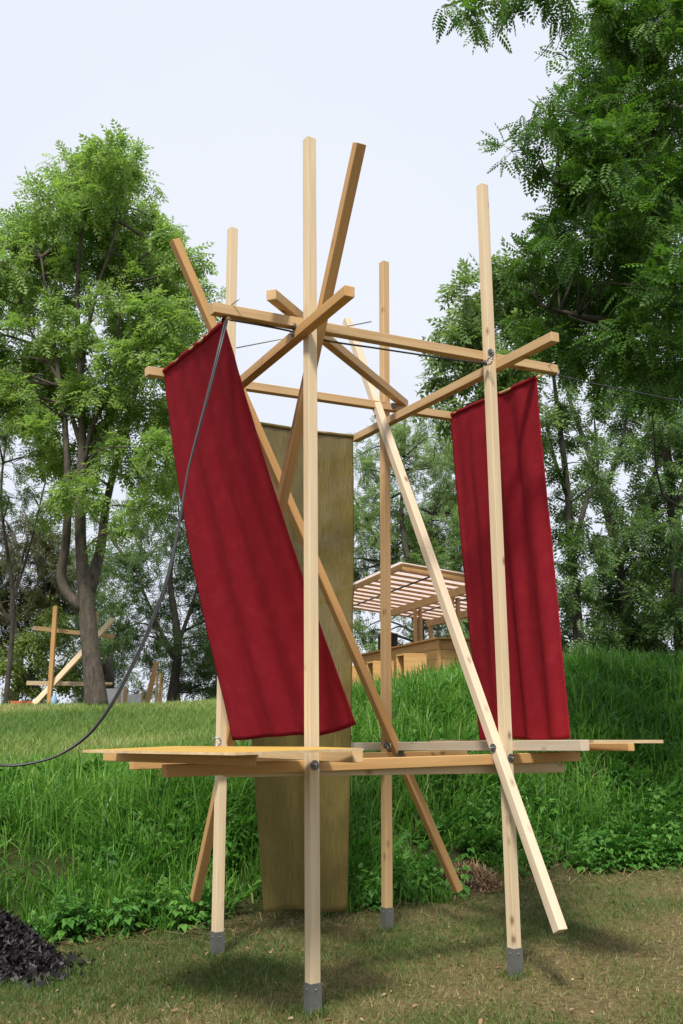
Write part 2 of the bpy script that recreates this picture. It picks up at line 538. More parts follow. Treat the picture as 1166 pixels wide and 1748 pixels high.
beam('U2', vplane(A, C, w), (597, 497), (344, 711), 'orange')
beam('U4', vplane(B, D, -w), (948, 575), (606, 749), 'warm')
beam('D1', vplane(A, C, -w), (614, 245), (333, 1535), 'orange', 'brace')
beam('D2', vplane(C, D, -2 * w), (298, 410), (782, 1520), 'orange', 'brace')
beam('D3', vplane(B, D, w), (592, 547), (957, 1590), 'ashen', 'brace')
beam('L1', vplane(A, B, w), (280, 1316), (985, 1291), 'orange')
beam('L6', vplane(A, B, 2 * w), (385, 1316.2), (958, 1310), 'pale')
beam('L3', vplane(C, D, -w), (224, 1305), (794, 1287), 'orange')
beam('L4', vplane(B, D, -w), (999, 1272.4), (600, 1274.5), 'grey')
# beam under the left table, on top of the front beam
Pl, nl = vplane(A, C, -w)
za_ = 1.279
a2 = onp(611, 1288, Pl, nl); a2[2] = za_
b2 = a2 + unit((C - A) * V(1, 1, 0)) * 1.25; b2[2] = za_ - 0.012
timber('beam', a2, b2, nl, w, w, 'warm', frame, ROOT)
# diagonal beam lying across the top square
a5, b5 = onz(463, 503, 3.80), onz(691, 690, 3.925)
timber('beam', a5, b5, np.cross(b5 - a5, [0, 0, 1]), w, w, 'warm', frame, ROOT)

# tables
def board(name, corners, th, mats, parent, origin):
    c = [np.asarray(p, float) - origin for p in corners]
    n = len(c)
    v = c + [p - V(0, 0, th) for p in c]
    f = [tuple(range(n))] + [tuple(range(2 * n - 1, n - 1, -1))] + [(i, i + n, (i + 1) % n + n, (i + 1) % n) for i in range(n)]
    me = raw(name, v, f)
    o = link(name, me, mats, parent)
    for i, p in enumerate(me.polygons):
        p.material_index = 0 if i < 1 else 1
    return o
zt = 1.322
N1, R1, L1_ = onz(401, 1284.6, zt), onz(621, 1277.2, zt), onz(141, 1280.3, zt)
R2 = R1 + eAC * 0.40
F1 = V(-0.95, 5.74, zt)
board('tabletop', [N1, R1, R2, F1, L1_], 0.012, ['ply_top', 'ply_edge'], frame, ROOT)
q1, q2 = onz(182, 1290, 1.283), onz(432, 1296.5, 1.283)
timber('table_batten', q1, q2, np.cross(q2 - q1, [0, 0, 1]), 0.045, 0.052, 'orange', frame, ROOT)
P1, P2, P4 = V(1.385, 5.63, 1.338), onz(1132, 1263.0, 1.333), at(734, 1263.2, 7.55)
P3 = P2 + (P4 - P1) * 0.8
board('tabletop', [P1, P2, P3, P4], 0.018, ['ply_top', 'ply_edge'], frame, ROOT)
q1 = at(1078, 1275.5, 6.05); q2 = V(1.02, 7.75, q1[2] - 0.03)
timber('table_batten', q1, q2, np.cross(q2 - q1, [0, 0, 1]), 0.045, 0.045, 'orange', frame, ROOT)

# bolts: washer with a nut and a stub of thread
def bolt(x, y, P, n, eye=False, r=0.026):
    n = unit(n)
    c = onp(x, y, P, n)
    c0 = c - ROOT
    ws = link('washer', tubes_mesh('washer', [([c0 - n * 0.002, c0 + n * 0.004], r)], 16, False), 'dark_steel', frame)
    link('nut', tubes_mesh('nut', [([c0 + n * 0.004, c0 + n * 0.014], 0.0125)], 6, False), 'bolt', ws)
    link('thread', tubes_mesh('thread', [([c0 + n * 0.014, c0 + n * 0.024], 0.006)], 8), 'bolt', ws)
    if eye:
        k = c0 + n * 0.045
        s = V(0, 0, 1)
        ring = [k + 0.022 * (math.cos(a) * n + math.sin(a) * s) for a in np.linspace(0, 2 * math.pi, 17)]
        link('eye_ring', tubes_mesh('eye_ring', [(ring, 0.0045)], 6), 'bolt', ws)
    return ws
fr = -eAC            # front faces
lf = -eAB            # left faces
bolt(537, 1306, A + fr * w / 2, fr)
bolt(872, 1294, B + fr * w / 2, fr)
bolt(838, 602, B + fr * w / 2, fr)
bolt(828, 620, B + fr * w / 2, fr, True, 0.02)
bolt(672, 693, D + fr * w * 1.5, fr)
bolt(643, 710, D + lf * w * 1.5, lf)
bolt(842, 1277, B + lf * w * 1.5, lf)
bolt(683, 1287, D + fr * w * 2.5, fr)
bolt(658, 1273, D + fr * w * 1.5, fr, True, 0.02)
bolt(503, 557, A + lf * w * 1.5, lf, False, 0.018)
bolt(500, 571, A + lf * w * 1.5, lf, False, 0.014)
# ring bolt standing on the rear of the left table
k = onp(364, 1266, C + fr * w * 0.5, eAC) - ROOT
k = k + fr * 0.05
ring = [k + 0.026 * V(math.cos(a), 0, math.sin(a)) for a in np.linspace(0, 2 * math.pi, 21)]
link('eye_ring', tubes_mesh('eye_ring', [(ring, 0.005), ([k - V(0, 0, 0.026), k - V(0, 0, 0.085)], 0.006)], 8), 'bolt', frame)
# nails standing out of the beams where the banner rods are fixed
for (x, y, key) in ((396, 520, 'U1'), (936, 625, 'U1')):
    a, b, n = PARTS[key]
    c = onp(x, y, a - n * w / 2, n) - ROOT
    link('nail', tubes_mesh('nail', [([c + n * 0.01, c - n * 0.05 + eAB * 0.02 + V(0, 0, 0.02)], 0.0035)], 6), 'bolt', frame)
# thin steel tie rod
t1, t2 = at(403, 594, 5.75), at(634, 549, 5.95)
link('tie_rod', tubes_mesh('tie_rod', [([t1 - ROOT, t2 - ROOT], 0.0035)], 6), 'bolt', frame)

# ------------------------------------------------------------------ banners
def cloth(name, fn, nu, nv, mat, parent, origin):
    us, vs = np.linspace(0, 1, nu), np.linspace(0, 1, nv)
    pts = np.array([[fn(u, v) for u in us] for v in vs])
    d = (np.roll(pts, -1, 1) - pts)
    gu = np.gradient(pts, axis=1); gv = np.gradient(pts, axis=0)
    nn = np.cross(gu, gv); nn /= np.linalg.norm(nn, axis=-1, keepdims=True) + 1e-9
    v = pts.reshape(-1, 3) - origin
    idx = np.arange(nu * nv).reshape(nv, nu)
    q = np.stack([idx[:-1, :-1], idx[1:, :-1], idx[1:, 1:], idx[:-1, 1:]], -1).reshape(-1, 4)
    me = raw(name, v, q, True)
    uvl = me.uv_layers.new(name='UVMap')
    li = np.empty(len(me.loops), np.int32)
    me.loops.foreach_get('vertex_index', li)
    uu = np.tile(us, nv)[li]; vvv = np.repeat(vs, nu)[li]
    uvl.data.foreach_set('uv', np.stack([uu, vvv * 2], -1).astype(np.float32).reshape(-1))
    o = link(name, me, mat, parent)
    md = o.modifiers.new('thickness', 'SOLIDIFY')
    md.thickness = 0.0022
    md.offset = 0
    return o
def fold(u, v, seed, k0=0.0, amp=0.016, fm=4.5):
    r = random.Random(seed)
    s = 0
    for i in range(6):
        f = r.uniform(0.8, fm); ph = r.uniform(0, 6.28); a = r.uniform(0.3, 1) / (0.5 + 0.35 * f)
        s += a * math.sin(2 * math.pi * f * u + ph + 2.2 * v * r.uniform(-1, 1))
    return amp * s * (k0 + (1 - k0) * min(1, v * 3 + 0.25))
def banner(label, TL, TR, BL, BR, mat, seed, bow=None, amp=0.016, left_bulge=0.0, right_curl=0.0, rod=(0.04, 0.04), rodmat='warm', gather=0.0, fm=4.5):
    TL, TR, BL, BR = [np.asarray(p, float) for p in (TL, TR, BL, BR)]
    org = (TL + TR) / 2
    root = empty('hanging_banner', org, label, 'banner', 'fabric banners hung from the timber frame')
    axis = unit(TR - TL)
    L = np.linalg.norm(TR - TL)
    nrm = unit(np.cross(axis, [0, 0, 1]))
    if nrm[1] > 0: nrm = -nrm
    r0 = 0.012
    def fn(u, v):
        a = TL + (TR - TL) * u
        b = BL + (BR - BL) * u
        if v < 0.02:      # sleeve round the rod
            pass
        p = a + (b - a) * v
        if bow is not None:
            p = p + bow(u, v)
        n2 = unit(np.cross(b - a, (TR - TL) * (1 - v) + (BR - BL) * v))
        if n2[1] > 0: n2 = -n2
        k = fold(u, v, seed, 0.12, amp, fm)
        # gathers hanging from the rod
        k += 0.0025 * math.sin(u * 38 + 2 * math.sin(u * 9)) * math.exp(-v * 7) * (1 + gather)
        # small pull wrinkles running down from the right-hand fixing
        k += 0.004 * math.sin(34 * (1 - u) + 9 * v + seed) * math.exp(-((1 - u) * 3.5) ** 2) * math.exp(-v * 2.2)
        k += 0.0016 * math.sin(47 * u + 31 * v + 3 * math.sin(11 * v + seed)) * math.sin(23 * v - 13 * u)
        p = p + n2 * k
        if right_curl and u > 0.94:
            p = p + n2 * right_curl * (u - 0.94) / 0.06
        if v > 0.93:
            p = p + V(0, 0, 1) * 0.02 * math.sin(u * 7 + seed) * (v - 0.93) / 0.07
        return p
    c = cloth('cloth', fn, 72, 90, mat, root, org)
    # sleeve seam: a doubled band below the rod
    def fs(u, v):
        p = fn(u, 0.0)
        q = fn(u, 0.028)
        a = v * 2 * math.pi
        t = unit(p - q)
        n2 = unit(np.cross(t, axis))
        return p - t * 0.014 + (t * math.cos(a) * 0.0155 + n2 * math.sin(a) * 0.014)
    cloth('rod_sleeve', fs, 48, 13, mat, root, org)
    e0, e1 = TL - axis * rod[0] - V(0, 0, 0.012) - org, TR + axis * rod[1] - V(0, 0, 0.012) - org
    link('rod', tubes_mesh('rod', [([e0, e1], 0.010)], 10), rodmat, root)
    return root
U1a, U1b, U1n = PARTS['U1']; U3a, U3b, U3n = PARTS['U3']
under = V(0, 0, -w / 2 - 0.004)
# red banner on the left, drawn aslant into the frame
TR = onp(388, 541, U1a, U1n); TL = onp(279, 632, U3a, U3n)
BR, BL = at(613, 1230, 5.80), at(398, 1258, 6.47)
def bow1(u, v):
    s = math.sin(math.pi * v)
    return V(0.045, 0.02, 0) * s * (1 - 0.3 * u) * -1 + V(0, 0, -0.03) * (u - 0.5) * 0 + V(0.0, 0.0, -0.055) * math.sin(math.pi * u) * v ** 4
banner('deep red linen banner slanting across the left side above the left table', TL, TR, BL, BR, 'red', 5, bow1, 0.0075, right_curl=0.03, rod=(0.02, 0.02))
# red banner on the right, hanging straight
TL = onp(768, 706, U3a, U3n); TR = onp(917, 641, U1a, U1n)
nr = unit(np.cross(unit(TR - TL), [0, 0, 1]))
BL, BR = onp(816, 1266, TL, nr), onp(973, 1261, TL, nr)
banner('crimson linen banner hanging straight down on the right behind the right front post', TL, TR, BL, BR, 'red', 12, None, 0.024, rod=(0.03, 0.03), fm=8.5)
# olive banner at the back
U4f = PARTS['U4'][1]; U2f = PARTS['U2'][1]
TR = onp(601, 742, U4f, V(0, 1, 0)); 
pl0 = unit(np.cross(unit((U4f - U2f) * V(1, 1, 0)), [0, 0, 1]))
TR = onp(601, 743, U4f, pl0); TL = onp(390, 714, U4f, pl0)
BL, BR = onp(450, 1557, U4f, pl0), onp(588, 1553, U4f, pl0)
banner('long olive green banner at the back reaching almost to the ground', TL, TR, BL, BR, 'olive', 31, None, 0.022, rod=(0.34, 0.03), fm=6)

# ------------------------------------------------------------------ cables
def cable(name, pts, r, label, sides=8, twin=True):
    P = spline(pts, 70)
    lst = []
    if twin:
        for s in (-1, 1):
            Q = [p + s * r * V(math.cos(i * 0.12), math.sin(i * 0.12) * 0.6, 0.35 * math.sin(i * 0.2)) for i, p in enumerate(P)]
            lst.append((Q, r))
    else:
        lst.append((P, r))
    return tag(link(name, tubes_mesh(name, lst, sides), 'black'), label, 'cable')
zi = TR
cable('power_cable', [at(386, 548, 5.10), at(376, 590, 5.03), at(351, 690, 4.98), at(322, 800, 4.92), at(305, 900, 4.87), at(285, 990, 4.82), at(256, 1070, 4.78),
                      at(224, 1140, 4.74), at(190, 1203, 4.7), at(150, 1255, 4.66), at(98, 1290, 4.62), at(45, 1304, 4.6), at(0, 1306, 4.58), at(-80, 1296, 4.55), at(-260, 1330, 4.6), V(-2.5, 4.7, 0.6), V(-2.8, 4.8, 0.02)],
      0.0055, 'black power cable sagging from the left banner down to the left edge')
cable('power_cable', [at(392, 546, 5.17), at(450, 556, 5.33), at(503, 567, 5.47), at(560, 582, 5.58), at(640, 594, 5.72), at(720, 606, 5.88), at(790, 616, 6.02), at(826, 620, 6.08)],
      0.006, 'black cable stretched under the top front beam between the front posts', twin=False)
cable('power_cable', [at(930, 634, 6.6), at(990, 650, 6.9), at(1080, 668, 7.3), at(1166, 684, 7.7), at(1330, 700, 8.6), at(1500, 690, 10.2)], 0.006, 'thin dark cable running from the top front beam to the right edge', twin=False)

# ------------------------------------------------------------------ leaves and trees
def hexleaf(y0, x0, ang, L, wd, z=0.0, droop=0.0, k=4):
    """one leaflet outline in the frond plane, pointing at ang from +y"""
    if k == 4:
        loc = [(0, 0), (0.45, 0.5), (1, 0), (0.45, -0.5)]
    else:
        loc = [(0, 0), (0.28, 0.46), (0.72, 0.44), (1, 0), (0.72, -0.44), (0.28, -0.46)]
    r = []
    for a, b in loc:
        px, py = b * wd, a * L
        X = x0 + px * math.cos(ang) + py * math.sin(ang)
        Y = y0 - px * math.sin(ang) + py * math.cos(ang)
        r.append((X, Y, z - droop * a * a * L + 0.25 * abs(b) * wd))
    return r
def pinnate(pairs, L, wd, k=4, ang=1.15, droop=0.25, bend=0.25):
    T = []
    for i in range(pairs):
        t = 0.18 + 0.78 * i / (pairs - 1)
        s = math.sin(math.pi * (0.25 + 0.6 * i / (pairs - 1))) ** 0.7
        for sg in (-1, 1):
            T.append(hexleaf(t, sg * 0.012, sg * (ang - 0.35 * t), L * s, wd * s, -bend * t * t, droop, k))
    T.append(hexleaf(0.96, 0, 0, L * 0.8, wd * 0.8, -bend, droop, k))
    return np.array(T)
def spray(n, spread, size, seed, k=4):
    r = random.Random(seed)
    T = []
    for i in range(n):
        l = np.array(hexleaf(0, 0, 0, size * r.uniform(0.7, 1.25), size * r.uniform(0.4, 0.6), 0, 0.3, k))
        q = Quaternion((r.gauss(0, 1), r.gauss(0, 1), r.gauss(0, 1), r.gauss(0, 1))).normalized()
        # leaves lie rather flat
        e = np.array((Quaternion((0, 0, 1), r.uniform(0, 6.28)) @ Quaternion((1, 0, 0), r.gauss(-0.35, 0.45)) @ Quaternion((0, 1, 0), r.gauss(0, 0.4))).to_matrix())
        T.append(l @ e.T + np.array([r.gauss(0, spread), 0.5 + r.gauss(0, spread), r.gauss(0, spread * 0.6)]))
    return np.array(T)
def place(T, pos, dirs, nrm, scale, rng):
    """copies of template T (m,k,3): y along dirs, z along nrm"""
    y = dirs / np.linalg.norm(dirs, axis=1, keepdims=True)
    z = nrm - y * (nrm * y).sum(1, keepdims=True)
    z /= np.linalg.norm(z, axis=1, keepdims=True) + 1e-9
    x = np.cross(y, z)
    R = np.stack([x, y, z], 1)                               # n,3(axis),3
    P = np.einsum('mka,nab->nmkb', T, R) * scale[:, None, None, None] + pos[:, None, None, :]
    n, m, k, _ = P.shape
    rnd = np.clip(np.repeat(rng.random(n), m) * 0.75 + rng.random(n * m) * 0.25, 0, 1)
    return P.reshape(n * m, k, 3), rnd
def clump_fronds(c, r, n, rng, nspray=None, squash=0.8):
    """positions and directions of fronds in sprays spread over a lumpy ball"""
    nspray = nspray or max(5, int(n / 14))
    d = rng.normal(size=(nspray, 3)); d /= np.linalg.norm(d, axis=1, keepdims=True)
    rad = r * rng.random(nspray) ** 0.45 * rng.uniform(0.75, 1.25, nspray)
    sc = c + d * rad[:, None] * np.array([1, 1, squash])
    which = rng.integers(0, nspray, n)
    off = rng.normal(size=(n, 3)) * r * 0.17
    pos = sc[which] + off
    dirs = d[which] * 0.8 + rng.normal(size=(n, 3)) * 0.55 + np.array([0, 0, -0.25])
    nrm = np.array([-0.1, -0.45, 1.0]) + rng.normal(size=(n, 3)) * 0.45 + d[which] * 0.35
    return pos, dirs, nrm, sc
def tree(name, label, base, trunk, limbs, clumps, T, scale, mat, bark='bark', dens=1.0, seed=1, group=None, twig=0.012, cat='tree', k0=150, ref=0.55, squash=0.8, near=None):
    """trunk/limbs: lists of (points, radii); clumps: (centre, radius)"""
    rng = np.random.default_rng(seed)
    base = np.asarray(base, float)
    root = empty(name, base, label, cat, group)
    tr = link('trunk', tubes_mesh('trunk', [([p - base for p in spline(pts, 26)], np.interp(np.linspace(0, 1, 26), np.linspace(0, 1, len(rd)), rd)) for pts, rd in trunk], 12), bark, root)
    nodes = np.vstack([spline(pts, 30) for pts, rd in (trunk + limbs)])
    lst = [([p - base for p in spline(pts, 18)], np.interp(np.linspace(0, 1, 18), np.linspace(0, 1, len(rd)), rd)) for pts, rd in limbs]
    AP, AR = [], []
    NP, NR = [], []
    for ci, (c, r) in enumerate(clumps + (near[0] if near else [])):
        isnear = ci >= len(clumps)
        c = np.asarray(c, float)
        n = int(k0 * dens * (r / ref) ** 2 * rng.uniform(0.75, 1.2))
        if n < 4: continue
        pos, dirs, nrm, sc = clump_fronds(c, r, n, rng, squash=squash)
        P, rnd = place(near[1] if isnear else T, pos - base, dirs, nrm, scale * rng.uniform(0.75, 1.2, n), rng)
        rnd = np.clip(rnd * 0.8 + rng.uniform(0, 0.2), 0, 1)
        (NP if isnear else AP).append(P); (NR if isnear else AR).append(rnd)
        # twig carrying the clump and its sprays
        dd = np.linalg.norm(nodes - c, axis=1) + 1.6 * np.maximum(0, nodes[:, 2] - c[2] + 0.2)
        q = nodes[np.argmin(dd)]
        mid = (q + c) / 2 + rng.normal(size=3) * 0.12 * np.linalg.norm(c - q) + np.array([0, 0, 0.08 * np.linalg.norm(c - q)])
        Lq = np.linalg.norm(c - q)
        lst.append(([p - base for p in spline([q, mid, c], 8)], np.linspace(twig * (1 + 0.8 * Lq), twig * 0.5, 8)))
        for s in sc[:9]:
            lst.append(([c - base, (c + s) / 2 - base + rng.normal(size=3) * 0.05 * r, s - base], [twig * 0.5, twig * 0.35, twig * 0.15]))
    link('branches', tubes_mesh('branches', lst, 5), bark, root)
    P, R = np.concatenate(AP), np.concatenate(AR)
    o = link('crown', polys('crown', P, R), mat, root)
    if near:
        link('overhanging_spray', polys('overhanging_spray', np.concatenate(NP), np.concatenate(NR)), mat, root)
    return root
def px_clumps(lst, Y, spread, seed, jit=0.0, shift=0.0):
    rng = np.random.default_rng(seed)
    res = []
    for (x, y, r) in lst:
        Yy = Y + shift + rng.uniform(-1, 1) * spread
        res.append((at(x + rng.normal() * jit, y + rng.normal() * jit, Yy), r * Yy / F))
    return res

T_ASH = pinnate(4, 0.42, 0.17, 4)
T_ROB = pinnate(7, 0.24, 0.115, 6, ang=1.35)
T_ROB4 = pinnate(6, 0.27, 0.155, 4, ang=1.35)
T_GRV = pinnate(5, 0.34, 0.15, 4, ang=1.25)
T_SPR = spray(9, 0.30, 0.42, 3)
T_SPR2 = spray(8, 0.34, 0.50, 8)

# the ash on the left lawn
Y0 = 21.0
b0 = at(166, 1200, Y0); b0[2] = float(ground_z(b0[0], b0[1])) - 0.05
def q(x, y, dy=0.0): return at(x, y, Y0 + dy)
ash_cl = [(190, 262, 42), (130, 298, 46), (215, 310, 46), (85, 348, 46), (160, 350, 60), (228, 368, 42), (35, 392, 44), (110, 410, 60), (190, 425, 55), (240, 440, 38), (12, 450, 42),
          (62, 468, 46), (302, 400, 32), (322, 440, 38), (275, 455, 40), (345, 488, 32), (300, 505, 40), (255, 525, 38), (38, 520, 42), (66, 560, 34), (292, 560, 48), (330, 575, 36),
          (88, 605, 40), (128, 618, 42), (48, 640, 40), (205, 612, 42), (262, 622, 50), (165, 655, 46), (100, 672, 46), (230, 692, 46), (28, 705, 36), (172, 722, 42), (80, 742, 38),
          (252, 762, 42), (122, 785, 36), (200, 802, 42), (150, 845, 34), (236, 860, 36), (300, 790, 36), (310, 700, 40), (340, 650, 36), (20, 600, 34), (-30, 480, 50), (-25, 560, 45), (-40, 650, 50), (185, 905, 26), (100, 850, 26)]
ash_cl += [(130, 450, 30), (172, 470, 34), (190, 515, 30), (120, 490, 26), (160, 545, 28), (215, 560, 32), (100, 560, 28), (240, 590, 34), (160, 262, 30), (222, 280, 28), (60, 420, 40), (150, 300, 40), (170, 400, 40), (215, 480, 30), (270, 580, 36), (110, 520, 30), (310, 620, 36), (200, 660, 36), (140, 690, 36), (60, 690, 36), (220, 740, 36), (280, 720, 40), (140, 570, 24), (20, 660, 30), (100, 450, 40), (250, 480, 30)]
cl = px_clumps(ash_cl, Y0, 1.5, 3, 4)
cl += px_clumps([c for i, c in enumerate(ash_cl) if i % 2 == 0 ], Y0, 0.8, 4, 14, 2.2)
tree('ash_tree', 'tall leafy ash with a leaning forked trunk on the left lawn', b0,
     [([b0, q(157, 1130), q(150, 1060), q(146, 1000), q(140, 960)], [0.25, 0.195, 0.18, 0.165, 0.13])],
     [([q(147, 1010), q(138, 940), q(137, 850), q(140, 760), q(138, 650), q(132, 540), q(135, 430), q(150, 330)], [0.15, 0.13, 0.12, 0.10, 0.08, 0.06, 0.045, 0.02]),
      ([q(140, 1040), q(113, 1010), q(104, 980), q(112, 930), q(116, 850), q(112, 740), q(100, 640), q(85, 540), q(70, 440)], [0.13, 0.12, 0.11, 0.10, 0.085, 0.07, 0.055, 0.04, 0.02]),
      ([q(152, 1010), q(165, 960, 0.3), q(172, 930, 0.5), q(185, 840, 0.8), q(215, 740, 1), q(235, 650, 1), q(260, 560, 1)], [0.14, 0.13, 0.11, 0.09, 0.07, 0.05, 0.03]),
      ([q(139, 800), q(160, 720), q(190, 650), q(200, 560), q(215, 460)], [0.08, 0.06, 0.05, 0.035, 0.02]),
      ([q(138, 760), q(105, 660), q(60, 580), q(30, 520)], [0.06, 0.05, 0.03, 0.02]),
      ([q(138, 640), q(150, 560), q(170, 480), q(195, 400), q(200, 320)], [0.06, 0.05, 0.04, 0.03, 0.015])],
     cl, T_ASH, 0.29, 'leaf_ash', 'bark', 1.5, 21, twig=0.014)

# trees behind the left lawn
def bg_tree(name, label, bx, by, Y, clumps, mat, seed, scale=0.30, T=T_GRV, dens=1.0, spread=1.5, trunk_r=0.16, layers=((0, 0),), bark='bark_dark', top=None, cat='tree', group=None, k0=150):
    base = at(bx, by, Y); base[2] = float(ground_z(base[0], base[1])) - 0.1
    cl = []
    for sh, jt in layers:
        cl += px_clumps(clumps, Y, spread, seed + int(sh * 7), jt, sh)
    ys = min(c[1] for c in clumps)
    cx = sum(c[0] for c in clumps) / len(clumps)
    if top is None: top = (cx, ys + 60)
    tip = at(*top, Y)
    m1 = base + (tip - base) * 0.35 + V(0.15, 0, 0)
    m2 = base + (tip - base) * 0.7 - V(0.2, 0, 0)
    tree(name, label, base, [([base, m1, m2, tip], [trunk_r, trunk_r * 0.8, trunk_r * 0.5, 0.02])],
         [([m1, m1 + (m2 - m1) * 0.5 + V(0.5, 0.3, 0.2), m2 + V(1.0, 0.4, 0.5)], [trunk_r * 0.5, trunk_r * 0.35, 0.02]),
          ([m1 * 0.8 + base * 0.2, m1 + V(-0.6, -0.2, 0.6), m2 + V(-1.1, 0, 0.2)], [trunk_r * 0.5, trunk_r * 0.35, 0.02])],
         cl, T, scale, mat, bark, dens, seed, group, twig=0.015, cat=cat, k0=k0)
G1 = 'trees and bushes behind the left lawn'
bg_tree('background_tree', 'dark green tree behind the ash, right of its trunk', 290, 1195, 31, [(215, 900, 40), (270, 880, 45), (330, 900, 45), (200, 960, 40), (250, 950, 45), (310, 960, 50), (360, 950, 40), (225, 1020, 40), (280, 1030, 50), (340, 1030, 50),
        (210, 1075, 36), (255, 1095, 40), (310, 1100, 45), (360, 1100, 40), (335, 1150, 34), (290, 1160, 22), (365, 1165, 30), (345, 840, 40), (300, 830, 40), (400, 1000, 45), (400, 1100, 45), (395, 900, 45)],
        'leaf_dark', 41, layers=((0, 0), (2, 14)), dens=0.5, group=G1)
bg_tree('background_tree', 'gloomy evergreen tree filling the gap behind the ash trunk', 190, 1195, 36, [(110, 930, 40), (160, 960, 40), (120, 1000, 42), (175, 1030, 40), (130, 1070, 42), (190, 1090, 40), (150, 1130, 40), (205, 1150, 36), (110, 1140, 34), (180, 1180, 20), (140, 1180, 24), (225, 1180, 20)],
        'leaf_dark', 43, layers=((0, 0), (2, 14)), dens=0.65, group=G1)
bg_tree('background_bush', 'pale yellow green broadleaf bush at the far left edge of the lawn', 60, 1197, 28, [(60, 1075, 30), (95, 1060, 26), (30, 1100, 30), (75, 1110, 34), (110, 1100, 26), (20, 1150, 32), (60, 1150, 36), (100, 1150, 32), (-20, 1130, 36), (25, 1180, 22), (75, 1180, 22), (125, 1170, 20)],
        'leaf_yellow', 47, scale=0.26, T=T_SPR, k0=95, spread=0.9, dens=1.2, trunk_r=0.08, cat='bush', group=G1)
bg_tree('background_tree', 'brownish dark tree at the far left behind the lawn', 20, 1195, 31, [(30, 960, 36), (75, 940, 38), (10, 1000, 38), (60, 1000, 40), (100, 985, 32), (25, 1040, 34), (80, 1035, 34), (-20, 1050, 40), (-30, 970, 40), (5, 1080, 34), (50, 905, 28), (110, 1030, 30), (-15, 900, 30)],
        'leaf_brown', 53, layers=((0, 0), (1.5, 12)), dens=0.75, group=G1)
bg_tree('background_tree', 'thin sparse tree at the left edge with bare twigs', 10, 1195, 25, [(10, 680, 34), (40, 720, 30), (-10, 740, 40), (20, 790, 32), (60, 770, 24), (0, 850, 36), (50, 840, 26), (20, 640, 28), (-40, 800, 40), (75, 860, 22), (-30, 640, 40)],
        'leaf_mid', 59, scale=0.24, dens=0.9, trunk_r=0.07, group=G1)
for i, (bx, sd) in enumerate(((-60, 61), (430, 67))):
    bg_tree('background_tree', ['broad dark tree just beyond the left edge of the lawn', 'dark tree seen between the left rear post and the red banner'][i], bx, 1195, 33,
            [(bx + dx, 1000 + dy, 48) for dx in (-70, -10, 50) for dy in (-110, -40, 30, 100, 150)], 'leaf_dark', sd, dens=0.38, group=G1)

# grove on the bank at the right
G2 = 'trees of the grove on the right bank'
def Z(px, py, Y):
    p = at(px, py, Y); p[2] = float(ground_z(p[0], p[1])) - 0.1
    return p
b = Z(990, 1125, 19.0)
tree('grove_tree', 'slim grove tree with a straight dark trunk right of the crimson banner', b,
     [([b, at(984, 1040, 19), at(976, 950, 19), at(968, 830, 19), at(952, 700, 19), at(940, 600, 19)], [0.12, 0.10, 0.08, 0.065, 0.05, 0.02])],
     [([at(976, 950, 19), at(1000, 860, 19.3), at(1020, 800, 19.6), at(1015, 720, 20)], [0.07, 0.05, 0.04, 0.02]),
      ([at(970, 850, 19), at(945, 780, 18.7), at(930, 700, 18.5)], [0.06, 0.04, 0.02])],
     px_clumps([(960, 1000, 22), (962, 1075, 24), (1000, 1050, 28), (1000, 985, 24), (958, 905, 20), (995, 900, 22), (1010, 830, 22), (960, 800, 20), (985, 740, 22), (1010, 690, 26), (960, 690, 24), (1025, 760, 20), (935, 850, 20), (1020, 940, 24), (940, 730, 25), (970, 640, 30), (985, 1095, 30), (950, 1100, 26), (1015, 1095, 26), (985, 1020, 26), (980, 860, 24), (1000, 790, 24), (960, 750, 24), (945, 960, 24), (980, 940, 22)], 19, 1.2, 71),
     T_GRV, 0.30, 'leaf_dark', 'bark_dark', 2.3, 72, G2, k0=110)
b = Z(1075, 1120, 21.0)
tree('grove_tree', 'grove tree with a trunk bending left over the bank', b,
     [([b, at(1072, 1050, 21), at(1058, 970, 21), at(1030, 850, 21), at(1000, 760, 21), at(975, 690, 21), at(960, 620, 21)], [0.13, 0.11, 0.095, 0.08, 0.06, 0.045, 0.02])],
     [([at(1058, 970, 21), at(1090, 880, 21), at(1120, 800, 21.4), at(1140, 700, 22)], [0.09, 0.07, 0.05, 0.02]),
      ([at(1030, 850, 21), at(1060, 760, 21), at(1075, 680, 21)], [0.07, 0.05, 0.02])],
     px_clumps([(1060, 1085, 36), (1100, 1070, 36), (1045, 1015, 34), (1085, 1000, 38), (1040, 940, 26), (1075, 915, 34), (1110, 960, 36), (1060, 865, 28), (1100, 840, 34), (1070, 765, 28), (1105, 760, 34), (1080, 695, 36), (1040, 665, 34), (1120, 690, 36), (1035, 800, 18), (1090, 640, 36), (1020, 1090, 28), (1130, 1095, 36), (1060, 720, 30), (1040, 870, 26), (1085, 950, 30), (1050, 1110, 30), (1090, 1105, 32), (1020, 1000, 26), (1000, 830, 20)], 21, 1.4, 73),
     T_GRV, 0.32, 'leaf_dark', 'bark_dark', 2.3, 74, G2, k0=110)
b = Z(1165, 1115, 19.5)
